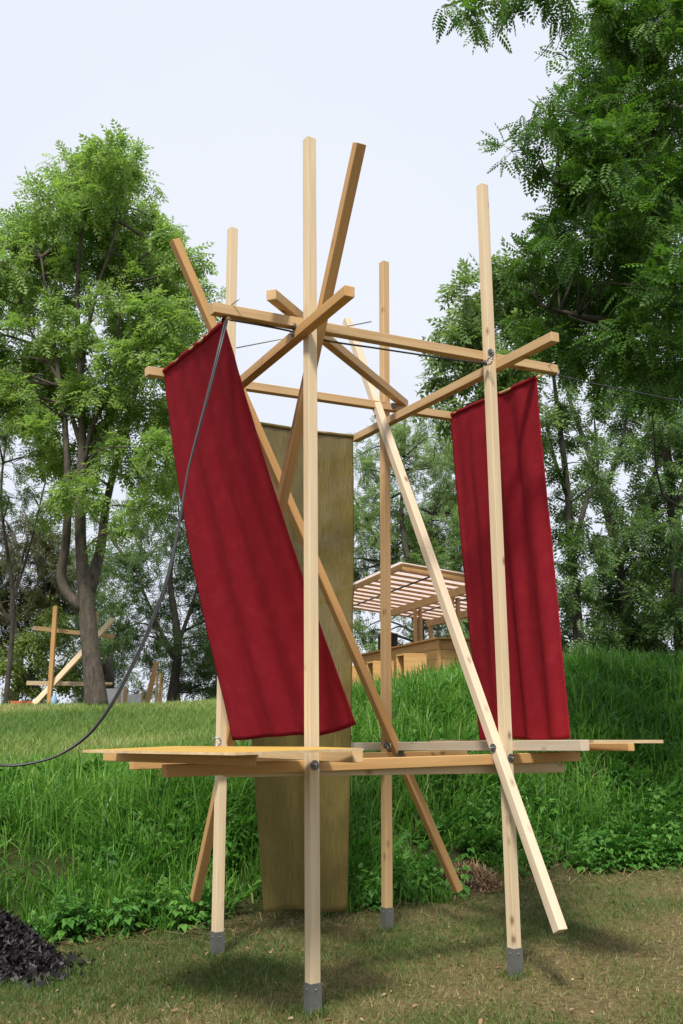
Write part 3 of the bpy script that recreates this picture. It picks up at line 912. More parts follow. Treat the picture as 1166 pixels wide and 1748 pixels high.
tree('grove_tree', 'dense dark grove tree at the right edge of the bank', b,
     [([b, at(1160, 1000, 19.5), at(1150, 880, 19.5), at(1136, 760, 19.5), at(1125, 660, 19.5)], [0.18, 0.15, 0.12, 0.09, 0.04])],
     [([at(1150, 880, 19.5), at(1180, 780, 19.5), at(1190, 680, 19.5)], [0.08, 0.05, 0.02])],
     px_clumps([(1150, 1060, 44), (1120, 1030, 38), (1160, 990, 44), (1145, 925, 42), (1110, 900, 30), (1155, 860, 42), (1120, 800, 34), (1160, 775, 36), (1130, 720, 36), (1170, 700, 40), (1140, 650, 40), (1200, 1050, 50), (1210, 950, 50), (1215, 850, 50), (1215, 750, 50), (1260, 900, 60), (1260, 1030, 60)], 19.5, 1.4, 75),
     T_GRV, 0.31, 'leaf_dark', 'bark_dark', 2.3, 76, G2, k0=110)
bg_tree('grove_tree', 'mid green tree standing behind the wooden kiosk', 715, 1150, 31, [(618, 800, 36), (655, 765, 40), (700, 800, 45), (742, 765, 40), (622, 862, 40), (765, 830, 45), (682, 872, 42), (640, 920, 40), (722, 912, 45), (772, 902, 40), (612, 960, 34), (800, 950, 40), (665, 965, 38),
        (740, 965, 38), (612, 1020, 30), (690, 1040, 32), (630, 1080, 26), (760, 1050, 40), (720, 1085, 26), (810, 1020, 45), (820, 880, 45), (690, 735, 35), (740, 1010, 30), (580, 880, 40), (560, 960, 40), (570, 800, 36), (650, 1100, 26), (700, 1100, 26), (605, 1080, 26), (660, 1010, 34), (720, 960, 36), (690, 920, 36), (640, 980, 34), (760, 780, 34), (720, 730, 30)], 'leaf_mid', 81, scale=0.28, layers=((0, 0), (1.5, 12)), dens=0.56, group=G2, top=(690, 780))
bg_tree('grove_tree', 'darker tree beyond the kiosk roof, left of the crimson banner', 800, 1150, 35, [(770, 800, 40), (790, 860, 45), (745, 850, 40), (800, 930, 45), (760, 930, 40), (700, 900, 36), (640, 870, 34), (790, 1000, 40), (800, 1070, 40), (760, 1090, 30), (840, 800, 45), (850, 900, 50), (850, 1000, 50)], 'leaf_dark', 83, dens=0.9, group=G2)
b = Z(880, 1130, 17.5)
tree('grove_tree', 'light green tree rising between the back posts and the near robinia', b,
     [([b, at(870, 1000, 17.5), at(850, 850, 17.2), at(830, 700, 17), at(815, 560, 17)], [0.2, 0.16, 0.13, 0.09, 0.03])],
     [([at(850, 850, 17.2), at(800, 760, 17), at(765, 660, 17)], [0.08, 0.05, 0.02]), ([at(840, 780, 17.2), at(880, 680, 17), at(890, 600, 17)], [0.08, 0.05, 0.02])],
     px_clumps([(795, 500, 26), (815, 530, 32), (775, 555, 24), (835, 490, 30), (800, 590, 36), (765, 610, 24), (845, 565, 40), (745, 650, 20), (785, 645, 34), (830, 640, 40), (735, 690, 15), (775, 695, 24), (815, 700, 34), (865, 620, 40), (860, 690, 38), (900, 660, 44), (905, 580, 44), (870, 520, 40), (900, 740, 40), (850, 760, 36), (860, 460, 36), (920, 500, 44), (800, 545, 26)], 17, 1.0, 85),
     T_ASH, 0.30, 'leaf_mid', 'bark_dark', 1.8, 86, G2, k0=130, ref=0.45)

# the near robinia whose boughs hang in from the right
rb = Z(1330, 1330, 11.0)
rob = [(1100, 60, 80), (1150, 160, 90), (1050, 175, 62), (1035, 100, 45), (985, 225, 52), (935, 225, 40), (900, 205, 32), (872, 255, 28), (900, 285, 30), (950, 285, 46), (1060, 290, 80), (1140, 330, 90), (1000, 330, 48), (1010, 400, 62), (960, 385, 40),
       (925, 400, 30), (1080, 440, 80), (1150, 500, 80), (935, 455, 42), (895, 440, 32), (1000, 500, 66), (930, 530, 48), (880, 500, 36), (1080, 570, 66), (1150, 610, 66), (980, 590, 52), (1040, 620, 44), (1110, 665, 40), (910, 590, 36),
       (1040, 30, 50), (1020, 240, 55), (1140, 20, 70), (1010, 60, 22), (1100, 380, 70), (1060, 510, 60), (975, 135, 20), (955, 95, 14)]
cl = px_clumps(rob, 9.4, 1.0, 91, 3)
cl += px_clumps([c for c in rob if c[0] > 975 and c[2] > 40], 11.3, 0.8, 92, 18)
cl += px_clumps([(1200, -60, 110), (1100, -90, 110), (1000, -110, 90), (1300, 60, 140), (1280, 240, 130), (1270, 420, 130), (1270, 600, 110), (1420, 150, 150), (1420, 400, 150), (1250, -200, 150), (1100, -250, 140)], 10.0, 1.0, 93)  # unseen crown clumps outside the frame, added for their effect on the light
OFF = [(np.asarray(c), r_ * 0.62) for c, r_ in cl[-11:]]
cl = cl[:-11] + OFF
over = px_clumps([(835, 8, 30), (795, 22, 26), (870, 2, 26), (760, 10, 18), (815, 45, 20), (900, -30, 50), (845, 50, 14), (770, 40, 10), (960, -40, 60), (960, 15, 10)], 7.2, 0.35, 94)
def rq(x, y, Y): return at(x, y, Y)
tree('robinia_tree', 'large dark robinia whose feathery boughs overhang the right side', rb,
     [([rb, rq(1315, 1050, 11), rq(1300, 760, 11), rq(1290, 500, 11), rq(1285, 250, 11), rq(1270, 0, 11)], [0.30, 0.25, 0.22, 0.19, 0.14, 0.06])],
     [([rq(1300, 760, 11), rq(1200, 620, 10.5), rq(1100, 560, 10), rq(990, 540, 9.5), rq(920, 520, 9.3)], [0.12, 0.09, 0.06, 0.035, 0.012]),
      ([rq(1290, 520, 11), rq(1180, 400, 10.3), rq(1080, 350, 10), rq(980, 330, 9.6), rq(905, 280, 9.4)], [0.12, 0.08, 0.055, 0.03, 0.01]),
      ([rq(1285, 300, 11), rq(1180, 200, 10.3), rq(1090, 180, 10), rq(1000, 200, 9.6)], [0.12, 0.08, 0.05, 0.015]),
      ([rq(1275, 80, 11), rq(1180, 0, 10), rq(1060, -60, 8.8), rq(930, -60, 7.8), rq(840, -10, 7.2)], [0.12, 0.07, 0.05, 0.03, 0.008]),
      ([rq(930, -60, 7.8), rq(960, 30, 8.0), rq(935, 80, 8.0), rq(912, 105, 8.0)], [0.012, 0.006, 0.004, 0.002]),
      ([rq(960, 30, 8.0), rq(955, 60, 8.0), rq(968, 100, 8.4)], [0.006, 0.004, 0.002])],
     cl, T_ROB4, 0.20, 'leaf_rob', 'bark_dark', 2.05, 95, twig=0.008, k0=150, ref=0.42, near=(over, T_ROB))

# ------------------------------------------------------------------ grass and weeds
def blades2(x, y, h, wd, rng, lean=0.5, z0=None, rnd=None):
    """curved blades: two quads each"""
    n = len(x)
    z = ground_z(x, y) - 0.01 if z0 is None else z0
    base = np.stack([x, y, z], 1)
    az = rng.uniform(0, 2 * math.pi, n)
    side = np.stack([np.cos(az), np.sin(az), np.zeros(n)], 1)
    la = rng.uniform(0, 2 * math.pi, n)
    ld = np.stack([np.cos(la), np.sin(la), np.zeros(n)], 1)
    c = (lean * rng.random(n) ** 0.9)[:, None]
    up = np.array([0, 0, 1.0])
    hh_ = h[:, None]
    def pt(t): return base + up * hh_ * (t - 0.42 * c * t ** 2.6) + ld * hh_ * c * (0.15 * t + 0.6 * t * t)
    p0, pa, pb, pc_ = base, pt(0.42), pt(0.76), pt(1.0)
    s0, s1, s2, s3 = [side * wd[:, None] * k for k in (0.42, 0.5, 0.36, 0.04)]
    Q = np.stack([np.stack([p0 - s0, p0 + s0, pa + s1, pa - s1], 1), np.stack([pa - s1, pa + s1, pb + s2, pb - s2], 1), np.stack([pb - s2, pb + s2, pc_ + s3, pc_ - s3], 1)], 1)
    r = rng.random(n) if rnd is None else rnd
    return Q.reshape(-1, 4, 3), np.repeat(r, 3)
def blades1(x, y, h, wd, rng, lean=0.9, rnd=None):
    n = len(x)
    base = np.stack([x, y, ground_z(x, y) - 0.004], 1)
    az = rng.uniform(0, 2 * math.pi, n)
    side = np.stack([np.cos(az), np.sin(az), np.zeros(n)], 1) * wd[:, None] * 0.5
    la = rng.uniform(0, 2 * math.pi, n)
    l = lean * rng.random(n) * h
    t = base + np.stack([np.cos(la) * l, np.sin(la) * l, h], 1)
    return np.stack([base - side, base + side, t + side * 0.12, t - side * 0.12], 1), (rng.random(n) if rnd is None else rnd)
def vnoise(x, y, sc, seed):
    r = np.random.default_rng(seed)
    s = np.zeros_like(x)
    for i in range(7):
        a = r.uniform(0, 6.28); f = sc * r.uniform(0.6, 1.9); p = r.uniform(0, 6.28)
        s += np.sin(f * (x * math.cos(a) + y * math.sin(a)) + p + 0.8 * np.sin(f * 0.7 * (y - x) + p))
    return s / 3.2
def visible(x, y, z, m=330):
    d = np.stack([x, y, z - EYE], 1)
    c = d @ FW
    u = W / 2 + F * (d @ RT) / c; v = HH / 2 - F * (d @ UP) / c
    return (c > 0.5) & (u > -m) & (u < W + m) & (v < HH + m)
g = np.random.default_rng(101)
# short trodden lawn in front
n = 285000
yy = 3.9 + (10.6 - 3.9) * g.random(n) ** 1.25; xx = g.uniform(-1, 1, n) * (0.52 * yy + 0.5)
s = yy - foot_y(xx)
ok = (s < 0.25) & visible(xx, yy, ground_z(xx, yy))
xx, yy = xx[ok], yy[ok]
pat = vnoise(xx, yy, 1.6, 5) * 0.5 + vnoise(xx, yy, 5.0, 6) * 0.35
dens = np.clip(0.62 - pat * 0.55, 0.12, 1)
ok = g.random(len(xx)) < dens
xx, yy, pat = xx[ok], yy[ok], pat[ok]
rn = np.clip(0.42 + pat * 0.55 + g.normal(size=len(xx)) * 0.20 - 0.08 * (xx > 0.3), 0, 1)
P, R = blades1(xx, yy, g.uniform(0.012, 0.042, len(xx)) * (1 - 0.3 * np.clip(pat, -1, 1)), g.uniform(0.003, 0.0075, len(xx)), g, 1.4, rn)
tag(link('lawn_grass', polys('lawn_grass', P, R), 'lawn'), 'short patchy trodden grass in front under the timber frame', 'grass', kind='stuff')
# taller tufts, some of them round the post feet, and fallen bits
nt_ = 900
ty = 4.2 + 6 * g.random(nt_) ** 1.2; tx = g.uniform(-1, 1, nt_) * (0.42 * ty + 0.3)
okt = (ty - foot_y(tx) < 0.1) & (vnoise(tx, ty, 1.6, 5) < 0.35)
tx, ty = tx[okt], ty[okt]
px_, py_ = [], []
for P_ in (A, B, C, D):
    a_ = g.uniform(0, 6.28, 16); r_ = g.uniform(0.045, 0.10, 16)
    px_.append(P_[0] + r_ * np.cos(a_)); py_.append(P_[1] + r_ * np.sin(a_))
tx = np.concatenate([tx] + px_); ty = np.concatenate([ty] + py_)
k_ = 14
bx_ = np.repeat(tx, k_) + g.normal(size=len(tx) * k_) * 0.016; by_ = np.repeat(ty, k_) + g.normal(size=len(tx) * k_) * 0.016
P, R = blades2(bx_, by_, g.uniform(0.025, 0.085, len(bx_)), g.uniform(0.003, 0.006, len(bx_)), g, 1.3, rnd=np.clip(np.repeat(g.random(len(tx)) * 0.5, k_) + g.normal(size=len(bx_)) * 0.12, 0, 1))
tag(link('grass_tufts', polys('grass_tufts', P, R), 'lawn'), 'small uneven grass tufts on the lawn and round the post feet', 'grass', kind='stuff')
nl_ = 1500
ly = 4.2 + 6 * g.random(nl_) ** 1.2; lx = g.uniform(-1, 1, nl_) * (0.42 * ly + 0.3)
okl = ly - foot_y(lx) < 0.2
lx, ly = lx[okl], ly[okl]; m_ = len(lx)
P, R = place(np.array([hexleaf(0, 0, 0, 1.0, 0.5, 0, 0.3, 6)]), np.stack([lx, ly, ground_z(lx, ly) + g.uniform(0.008, 0.02, m_)], 1), g.normal(size=(m_, 3)) * np.array([1, 1, 0.15]), np.array([0, 0, 1.0]) + g.normal(size=(m_, 3)) * 0.3, g.uniform(0.012, 0.04, m_), g)
tag(link('leaf_litter', polys('leaf_litter', P, R), 'straw'), 'dry brown leaf litter strewn over the front lawn', 'leaf litter', kind='stuff')
# tall grass on the bank
n = 280000
yy = 6.9 + 11.5 * g.random(n) ** 1.35; xx = g.uniform(-1, 1, n) * (0.52 * yy + 0.6)
s = yy - foot_y(xx); Rn = crest_run(xx)
lim = np.where(xx < -0.3, Rn + 0.15 + 0.25 * vnoise(xx, yy, 2, 9), Rn + 3.2)
hq = onz(800, 1518, 0)
def off_hay(x, y): return ((x - hq[0]) / 0.42) ** 2 + ((y - hq[1] - 0.05) / 0.30) ** 2 > 1
ok = off_hay(xx, yy) & (s + 0.20 * vnoise(xx, yy, 2.7, 51) + 0.08 * vnoise(xx, yy, 9, 52) > 0.02) & (s < lim) & visible(xx, yy, ground_z(xx, yy) + 0.3)
xx, yy, s = xx[ok], yy[ok], s[ok]
tuft = vnoise(xx, yy, 3.2, 12)
keep = g.random(len(xx)) < np.clip(0.55 + 0.45 * tuft, 0.12, 1) * np.clip(0.7 + s / 1.2, 0.7, 1)
xx, yy, s, tuft = xx[keep], yy[keep], s[keep], tuft[keep]
hh = g.uniform(0.18, 0.48, len(xx)) * (1 + 0.3 * tuft) * np.clip(0.55 + s / 2.5, 0.55, 1.0)
hh *= np.where((xx < -0.3) & (s > crest_run(xx) - 0.6), 0.75, 1.0)
rn = np.clip(0.42 + 0.25 * vnoise(xx, yy, 1.5, 14) + g.normal(size=len(xx)) * 0.27, 0, 1) * 0.93 + (g.random(len(xx)) < 0.02) * 0.3
P, R = blades2(xx, yy, hh, g.uniform(0.006, 0.014, len(xx)) * np.clip(yy / 9, 1, 1.6), g, 1.25, rnd=np.clip(rn, 0, 1))
tag(link('tall_grass', polys('tall_grass', P, R), 'grass_tall'), 'tall lush green grass covering the bank', 'grass', kind='stuff')
# mown upper lawn at the left
n = 92000
yy = 9.0 + 16 * g.random(n) ** 1.1; xx = -0.52 * yy - 0.5 + (0.52 * yy + 1.2) * g.random(n)
s = yy - foot_y(xx)
ok = (s > crest_run(xx) - 0.3) & (s > 0)
xx, yy = xx[ok], yy[ok]
far = np.clip((yy - 16) / 6, 0, 1)
rn = np.clip(0.35 + 0.3 * vnoise(xx, yy, 1.2, 21) + 0.25 * vnoise(xx, yy, 0.5, 22) + 0.55 * far ** 2 + g.normal(size=len(xx)) * 0.18, 0, 1)
P, R = blades1(xx, yy, g.uniform(0.04, 0.10, len(xx)) * np.where(g.random(len(xx)) < 0.04, 1.8, 1), g.uniform(0.008, 0.018, len(xx)), g, 1.1, rn)
tag(link('upper_lawn_grass', polys('upper_lawn_grass', P, R), 'lawn_up'), 'mown light green grass on the upper lawn at the left', 'grass', kind='stuff')
# broad-leaved weeds along the foot of the bank
def weed_template(seed, nl=11):
    r = random.Random(seed)
    T = []
    for i in range(nl):
        t = 0.15 + 0.85 * i / nl
        az = i * 2.4 + r.uniform(-0.4, 0.4)
        el = r.uniform(-0.25, 0.45) + 0.5 * (t > 0.85)
        for (da, ls) in ((0, 1.0), (0.75, 0.62), (-0.75, 0.62)):
            l = np.array(hexleaf(0.10, 0, da, 0.34 * ls * (1.15 - 0.5 * t), 0.21 * ls * (1.15 - 0.5 * t), 0, 0.5, 4))
            e = np.array((Quaternion((0, 0, 1), az) @ Quaternion((1, 0, 0), el)).to_matrix())
            T.append(l @ e.T + np.array([0.03 * math.sin(az), 0.03 * math.cos(az), t]))
    return np.array(T)
WT = [weed_template(0), weed_template(1, 15), weed_template(2, 8), pinnate(5, 0.5, 0.14, 4, ang=1.0, bend=0.35)]
AP, AR = [], []
n = 9500
xx = g.uniform(-5.5, 7.5, n); s = -0.12 + 2.3 * g.random(n) ** 1.5
s = np.where((xx > 0.8) & (g.random(n) < 0.6), 6.5 * g.random(n), s)
yy = foot_y(xx) + s
kp = off_hay(xx, yy) & (s + 0.20 * vnoise(xx, yy, 2.7, 51) > -0.02) & (g.random(n) < np.clip(0.68 + 0.75 * vnoise(xx, yy, 2.6, 33) - np.where(xx > 0.8, 0.05, 0.28) * s - 0.28 * (xx < -0.5), 0.02, 1)) & visible(xx, yy, ground_z(xx, yy) + 0.2)
xx, yy, s = xx[kp], yy[kp], s[kp]
for k in range(4):
    sel = np.arange(len(xx)) % 4 == k
    m = sel.sum()
    az = g.uniform(0, 6.28, m)
    pos = np.stack([xx[sel], yy[sel], ground_z(xx[sel], yy[sel]) - 0.02], 1)
    nrm = np.stack([g.normal(size=m) * 0.22, -0.15 + g.normal(size=m) * 0.22, np.ones(m)], 1)
    if k == 3:      # rosettes of feathery leaves
        pos = pos[s[sel] > 0.2]; m = len(pos)
        pos = np.repeat(pos, 5, 0); m *= 5
        az = g.uniform(0, 6.28, m)
        nrm = np.stack([-np.cos(az) * 0.6, -np.sin(az) * 0.6, np.ones(m)], 1)
    P, R = place(WT[k], pos, np.stack([np.cos(az), np.sin(az), np.full(m, 1.7 if k == 3 else 0.0)], 1), nrm, 0.09 + 0.24 * g.random(m) ** 1.6, g)
    AP.append(P); AR.append(R)
tag(link('weeds', polys('weeds', np.concatenate(AP), np.concatenate(AR)), 'weed'), 'broad leaved green weeds along the foot of the bank', 'weeds', kind='stuff')
# dry stalks along the edge
n = 900
xx = g.uniform(-2.9, 4, n); yy = foot_y(xx) + g.normal(size=n) * 0.22 - 0.15
az = g.uniform(0, 6.28, n); L = g.uniform(0.05, 0.22, n)
a = np.stack([xx, yy, ground_z(xx, yy) + g.uniform(0.005, 0.04, n)], 1)
bq = a + np.stack([np.cos(az) * L, np.sin(az) * L, g.normal(size=n) * 0.03], 1)
sd = np.stack([-np.sin(az), np.cos(az), np.zeros(n)], 1) * 0.0025
P = np.stack([a - sd, a + sd, bq + sd, bq - sd], 1)
tag(link('dry_stalks', polys('dry_stalks', P, g.random(n)), 'straw'), 'scattered dry straw stalks along the lawn edge', 'straw', kind='stuff')

# ------------------------------------------------------------------ heaps on the ground
def heap(name, label, cat, c, rx, ry, h, nscr, mk, mat, core, part, seed):
    r = np.random.default_rng(seed)
    c = np.asarray(c, float)
    root = empty(name, c, label, cat)
    nu, nv = 28, 9
    v = [(0, 0, h)]
    f = []
    for j in range(1, nv):
        t = j / (nv - 1)
        for i in range(nu):
            a = 2 * math.pi * i / nu
            k = 1 + 0.16 * math.sin(3 * a + seed) + 0.09 * math.sin(7 * a)
            v.append((rx * t * k * math.cos(a), ry * t * k * math.sin(a), h * (1 - t ** 1.7) * (1 + 0.12 * math.sin(5 * a + 4 * t)) - 0.02 * (t == 1)))
    for i in range(nu):
        f.append((0, 1 + i, 1 + (i + 1) % nu))
        for j in range(nv - 2):
            p, q_ = 1 + j * nu, 1 + (j + 1) * nu
            f.append((p + i, q_ + i, q_ + (i + 1) % nu, p + (i + 1) % nu))
    link('core', raw('core', v, f, True), core, root)
    t = np.where(r.random(nscr) < 0.05, r.uniform(1.0, 1.4, nscr), np.sqrt(r.random(nscr)) * 1.06); a = r.uniform(0, 6.28, nscr)
    k = 1 + 0.16 * np.sin(3 * a + seed) + 0.09 * np.sin(7 * a)
    pos = np.stack([rx * t * k * np.cos(a), ry * t * k * np.sin(a), np.maximum(h * (1 - t ** 1.7), 0) + r.uniform(0.0, 0.035, nscr)], 1)
    out_ = np.stack([np.cos(a) * t, np.sin(a) * t, np.full(nscr, 0.75)], 1)
    P, R = mk(pos, out_, r, nscr)
    o = link(part, polys(part, P, R), mat, root)
    o['kind'] = 'stuff'
    return root
def scraps(pos, out_, r, n):
    T = np.array([[(-.9, 0.02, 0.1), (-.35, .26, .16), (.15, .12, -.12), (.95, .16, .22), (.35, -.24, 0.02), (-.3, -.10, -.14)], [(-.3, -.5, .1), (.05, -.55, -.1), (.22, -.05, .12), (.12, .6, .25), (-.12, .5, 0.0), (-.18, 0, -.1)]])
    return place(T, pos, r.normal(size=(n, 3)), out_ + r.normal(size=(n, 3)) * 0.9, r.uniform(0.014, 0.062, n), r)
pc = onz(38, 1668, 0)
heap('scrap_heap', 'heap of dark torn netting scraps on the grass at the lower left', 'heap', V(pc[0] - 0.36, pc[1] + 0.20, 0), 0.50, 0.42, 0.32, 5200, scraps, 'net', 'soilpile', 'scraps', 3)
def strands(pos, out_, r, n):
    az = r.uniform(0, 6.28, n); L = r.uniform(0.07, 0.2, n)
    d = np.stack([np.cos(az), np.sin(az), r.normal(size=n) * 0.45 - 0.15], 1)
    sd = np.stack([-np.sin(az), np.cos(az), np.zeros(n)], 1) * 0.0022
    a, b_ = pos - d * L[:, None] * .5, pos + d * L[:, None] * .5
    a[:, 2] = np.maximum(a[:, 2], 0.004); b_[:, 2] = np.maximum(b_[:, 2], 0.004)
    return np.stack([a - sd, a + sd, b_ + sd, b_ - sd], 1), r.random(n) ** 1.5
hc = onz(800, 1522, 0)
heap('hay_heap', 'small heap of dry brown hay at the foot of the bank', 'heap', V(hc[0], hc[1] + 0.10, float(ground_z(hc[0], hc[1]))), 0.32, 0.20, 0.16, 1800, strands, 'straw', 'soilpile', 'hay', 5)

# ------------------------------------------------------------------ the kiosk on the bank
K0 = at(748, 1087, 22.0)
ztop = K0[2]; zf = ztop - 1.12
K0[2] = zf
ke2 = unit(V(-0.284, 0.959, 0)); ke1 = V(ke2[1], -ke2[0], 0)
kiosk = empty('wooden_kiosk', K0, 'open wooden bar kiosk with a slatted roof on the bank', 'kiosk')
def kp(a, b, z): return ke1 * a + ke2 * b + V(0, 0, z)      # local to the kiosk's corner
def kbox(name, a0, a1, b0, b1, z0, z1, mat, parent=kiosk, ch=0.006):
    """box between local limits; mesh x along the longer horizontal side"""
    la, lb = a1 - a0, b1 - b0
    if la >= lb:
        X, Yv, sx, sy = ke1, ke2, la, lb
    else:
        X, Yv, sx, sy = ke2, -ke1, lb, la
    o = link(name, box_mesh(name, sx, sy, z1 - z0, min(ch, sx / 4, sy / 4, (z1 - z0) / 3)), mat, parent)
    pos = kp((a0 + a1) / 2, (b0 + b1) / 2, z0)
    if parent is not kiosk: pass
    set_axes(o, pos, X, Yv, V(0, 0, 1))
    return o
EL, EF = 6.2, 2.5                          # lengths of the two counter sides
nb = 5
bh = 1.06 / nb
for i in range(nb):
    kbox('board', 0.005 * (i % 2), 0.028 + 0.005 * (i % 2), 0.06, EL, i * bh + 0.004, (i + 1) * bh - 0.004, 'kiosk')
    kbox('board', 0.06, EF, 0.005 * (i % 2), 0.028 + 0.005 * (i % 2), i * bh + 0.004, (i + 1) * bh - 0.004, 'kiosk')
kbox('added_backing', 0.040, 0.055, 0.06, EL - 0.02, 0.0, 1.05, 'kiosk')  # backing added behind the boards to stop light showing through their gaps
kbox('added_backing', 0.06, EF - 0.02, 0.040, 0.055, 0.0, 1.05, 'kiosk')
kbox('corner_post', -0.012, 0.055, -0.012, 0.055, 0, 1.06, 'kiosk')
kbox('countertop', -0.08, 0.42, -0.08, EL, 1.062, 1.105, 'kiosk')
kbox('countertop', 0.424, EF, -0.08, 0.42, 1.062, 1.105, 'kiosk')
slope = -0.13
def zr(a): return 2.15 + slope * a
for b_ in (0.35, 2.75, 5.3):
    for da in (0.50, 0.64):
        kbox('roof_post', da, da + 0.06, b_, b_ + 0.13, 1.106, zr(0.6) - 0.02, 'warm')
for b_ in (0.35, 5.3):
    kbox('roof_post', 1.9, 2.0, b_, b_ + 0.12, 0.0, zr(1.9) - 0.02, 'warm')
def kslope(name, a0, a1, b0, b1, zoff, th, mat):
    """roof member following the pitch along a"""
    p, q_ = kp(a0, (b0 + b1) / 2, zr(a0) + zoff), kp(a1, (b0 + b1) / 2, zr(a1) + zoff)
    return timber(name, p, q_, ke2, b1 - b0, th, mat, kiosk)
for a in (0.56, 1.95):
    p, q_ = kp(a, -0.9, zr(a) + 0.07), kp(a, 5.6, zr(a) + 0.07)
    timber('roof_beam', p, q_, ke1, 0.07, 0.18, 'warm', kiosk)
for a in (-1.22, 2.35):
    p, q_ = kp(a, -1.1, zr(a) + 0.17), kp(a, 5.75, zr(a) + 0.17)
    timber('fascia', p, q_, ke1, 0.03, 0.13, 'orange', kiosk)
ns = 13
for i in range(ns):
    b_ = -1.08 + 6.75 * i / (ns - 1)
    kslope('slat', -1.20, 2.33, b_, b_ + 0.06, 0.205, 0.045, 'orange')
kslope('fascia', -1.22, 2.35, -1.15, -1.12, 0.17, 0.13, 'orange')
v = [kp(-1.3, -1.2, zr(-1.3) + 0.235), kp(2.45, -1.2, zr(2.45) + 0.235), kp(2.45, 5.85, zr(2.45) + 0.235), kp(-1.3, 5.85, zr(-1.3) + 0.235)]
v += [p + V(0, 0, 0.012) for p in v]
rm, t, bs, o_ = new_mat('translucent corrugated sheet')
tl = node(t, 'ShaderNodeBsdfTranslucent'); tl.inputs[0].default_value = (0.92, 0.84, 0.82, 1)
bs.inputs['Base Color'].default_value = (0.85, 0.78, 0.76, 1)
ms = node(t, 'ShaderNodeMixShader'); ms.inputs[0].default_value = 0.75
t.links.new(bs.outputs[0], ms.inputs[1]); t.links.new(tl.outputs[0], ms.inputs[2]); t.links.new(ms.outputs[0], o_.inputs[0])
link('roof_sheet', raw('roof_sheet', v, [(3, 2, 1, 0), (4, 5, 6, 7), (0, 1, 5, 4), (1, 2, 6, 5), (2, 3, 7, 6), (3, 0, 4, 7)]), rm, kiosk)
for a in (-0.45, 1.2):     # dark conduits under the slats
    link('conduit', tubes_mesh('conduit', [([kp(a, -0.8, zr(a) + 0.13), kp(a, 5.5, zr(a) + 0.13)], 0.018)], 6), 'black', kiosk)
kbox('back_panel', 1.6, 1.64, 0.5, 1.7, 0.0, 2.1, 'blackbox')
# things on and before the counter
def placed_box(name, label, cat, a, b_, z, sx, sy, sz, mat, group=None, ch=0.015, parts=None):
    e = empty(name, K0 + kp(a, b_, z), label, cat, group)
    o = link('body', box_mesh('body', sx, sy, sz, ch), mat, e)
    set_axes(o, V(0, 0, 0), ke1, ke2, V(0, 0, 1))
    return e, o
e, o = placed_box('black_case', 'black equipment case standing on the kiosk counter', 'case', 0.17, 3.9, 1.107, 0.34, 0.62, 0.40, 'blackbox')
h_ = link('handle', tubes_mesh('handle', [([V(0, -0.15, 0.40), V(0, -0.15, 0.45), V(0, 0.15, 0.45), V(0, 0.15, 0.40)], 0.015)], 6), 'blackbox', e)
set_axes(h_, V(0, 0, 0), ke1, ke2, V(0, 0, 1))
e = empty('green_bottle', K0 + kp(0.12, 4.9, 1.107), 'slim green bottle beside the black case on the counter', 'bottle')
gm = plain_mat('green glass', (0.12, 0.35, 0.05), 0.15)
link('glass', tubes_mesh('glass', [([V(0, 0, 0), V(0, 0, 0.01), V(0, 0, 0.2), V(0, 0, 0.25), V(0, 0, 0.33)], [0.03, 0.04, 0.04, 0.016, 0.014])], 10), gm, e)
link('cap', tubes_mesh('cap', [([V(0, 0, 0.33), V(0, 0, 0.35)], 0.017)], 10), 'white', e)
# open box stools
for i, (px_, py_, Yd, lab) in enumerate(((690, 1115, 20.8, 'open plywood box stool nearest the kiosk corner'), (637, 1128, 22.8, 'open plywood box stool in the middle before the kiosk'), (594, 1136, 25.0, 'open plywood box stool farthest left beside the olive banner'))):
    c = at(px_, py_, Yd); ht_ = c[2] - zf; c[2] = zf
    st = empty('box_stool', c, lab, 'stool', 'plywood box stools before the kiosk')
    s_, th_, hh_ = 0.50, 0.04, ht_
    def sb(nm, a0, a1, b0, b1, z0, z1):
        la, lb = a1 - a0, b1 - b0
        X, Yv, sx, sy = (ke1, ke2, la, lb) if la >= lb else (ke2, -ke1, lb, la)
        o = link(nm, box_mesh(nm, sx, sy, z1 - z0, 0.004), 'kiosk', st)
        set_axes(o, kp((a0 + a1) / 2, (b0 + b1) / 2, z0), X, Yv, V(0, 0, 1))
    sb('seat', 0, s_, 0, s_, hh_ - th_, hh_)
    sb('side_panel', 0, s_, 0, th_, 0, hh_ - th_ - 0.001)
    sb('side_panel', 0, s_, s_ - th_, s_, 0, hh_ - th_ - 0.001)
    sb('back_panel', s_ - th_, s_, th_ + 0.001, s_ - th_ - 0.001, 0, hh_ - th_ - 0.001)
# round lamp of a light string beside the kiosk
lp = at(599, 1063, 21.5)
e = empty('string_lamp', lp, 'round white lamp globe hanging left of the kiosk roof', 'lamp')
gl = []
uvs = [([V(0, 0, 0.09 * math.cos(a)) for a in np.linspace(math.pi, 0, 9)], [0.002 + 0.075 * math.sin(a) for a in np.linspace(math.pi, 0, 9)])]
link('globe', tubes_mesh('globe', uvs, 12), 'white', e)
link('cord', tubes_mesh('cord', [([V(0, 0, 0.085), V(0.1, 0.05, 0.9), V(0.45, 0.1, 1.35)], 0.008)], 5), 'black', e)

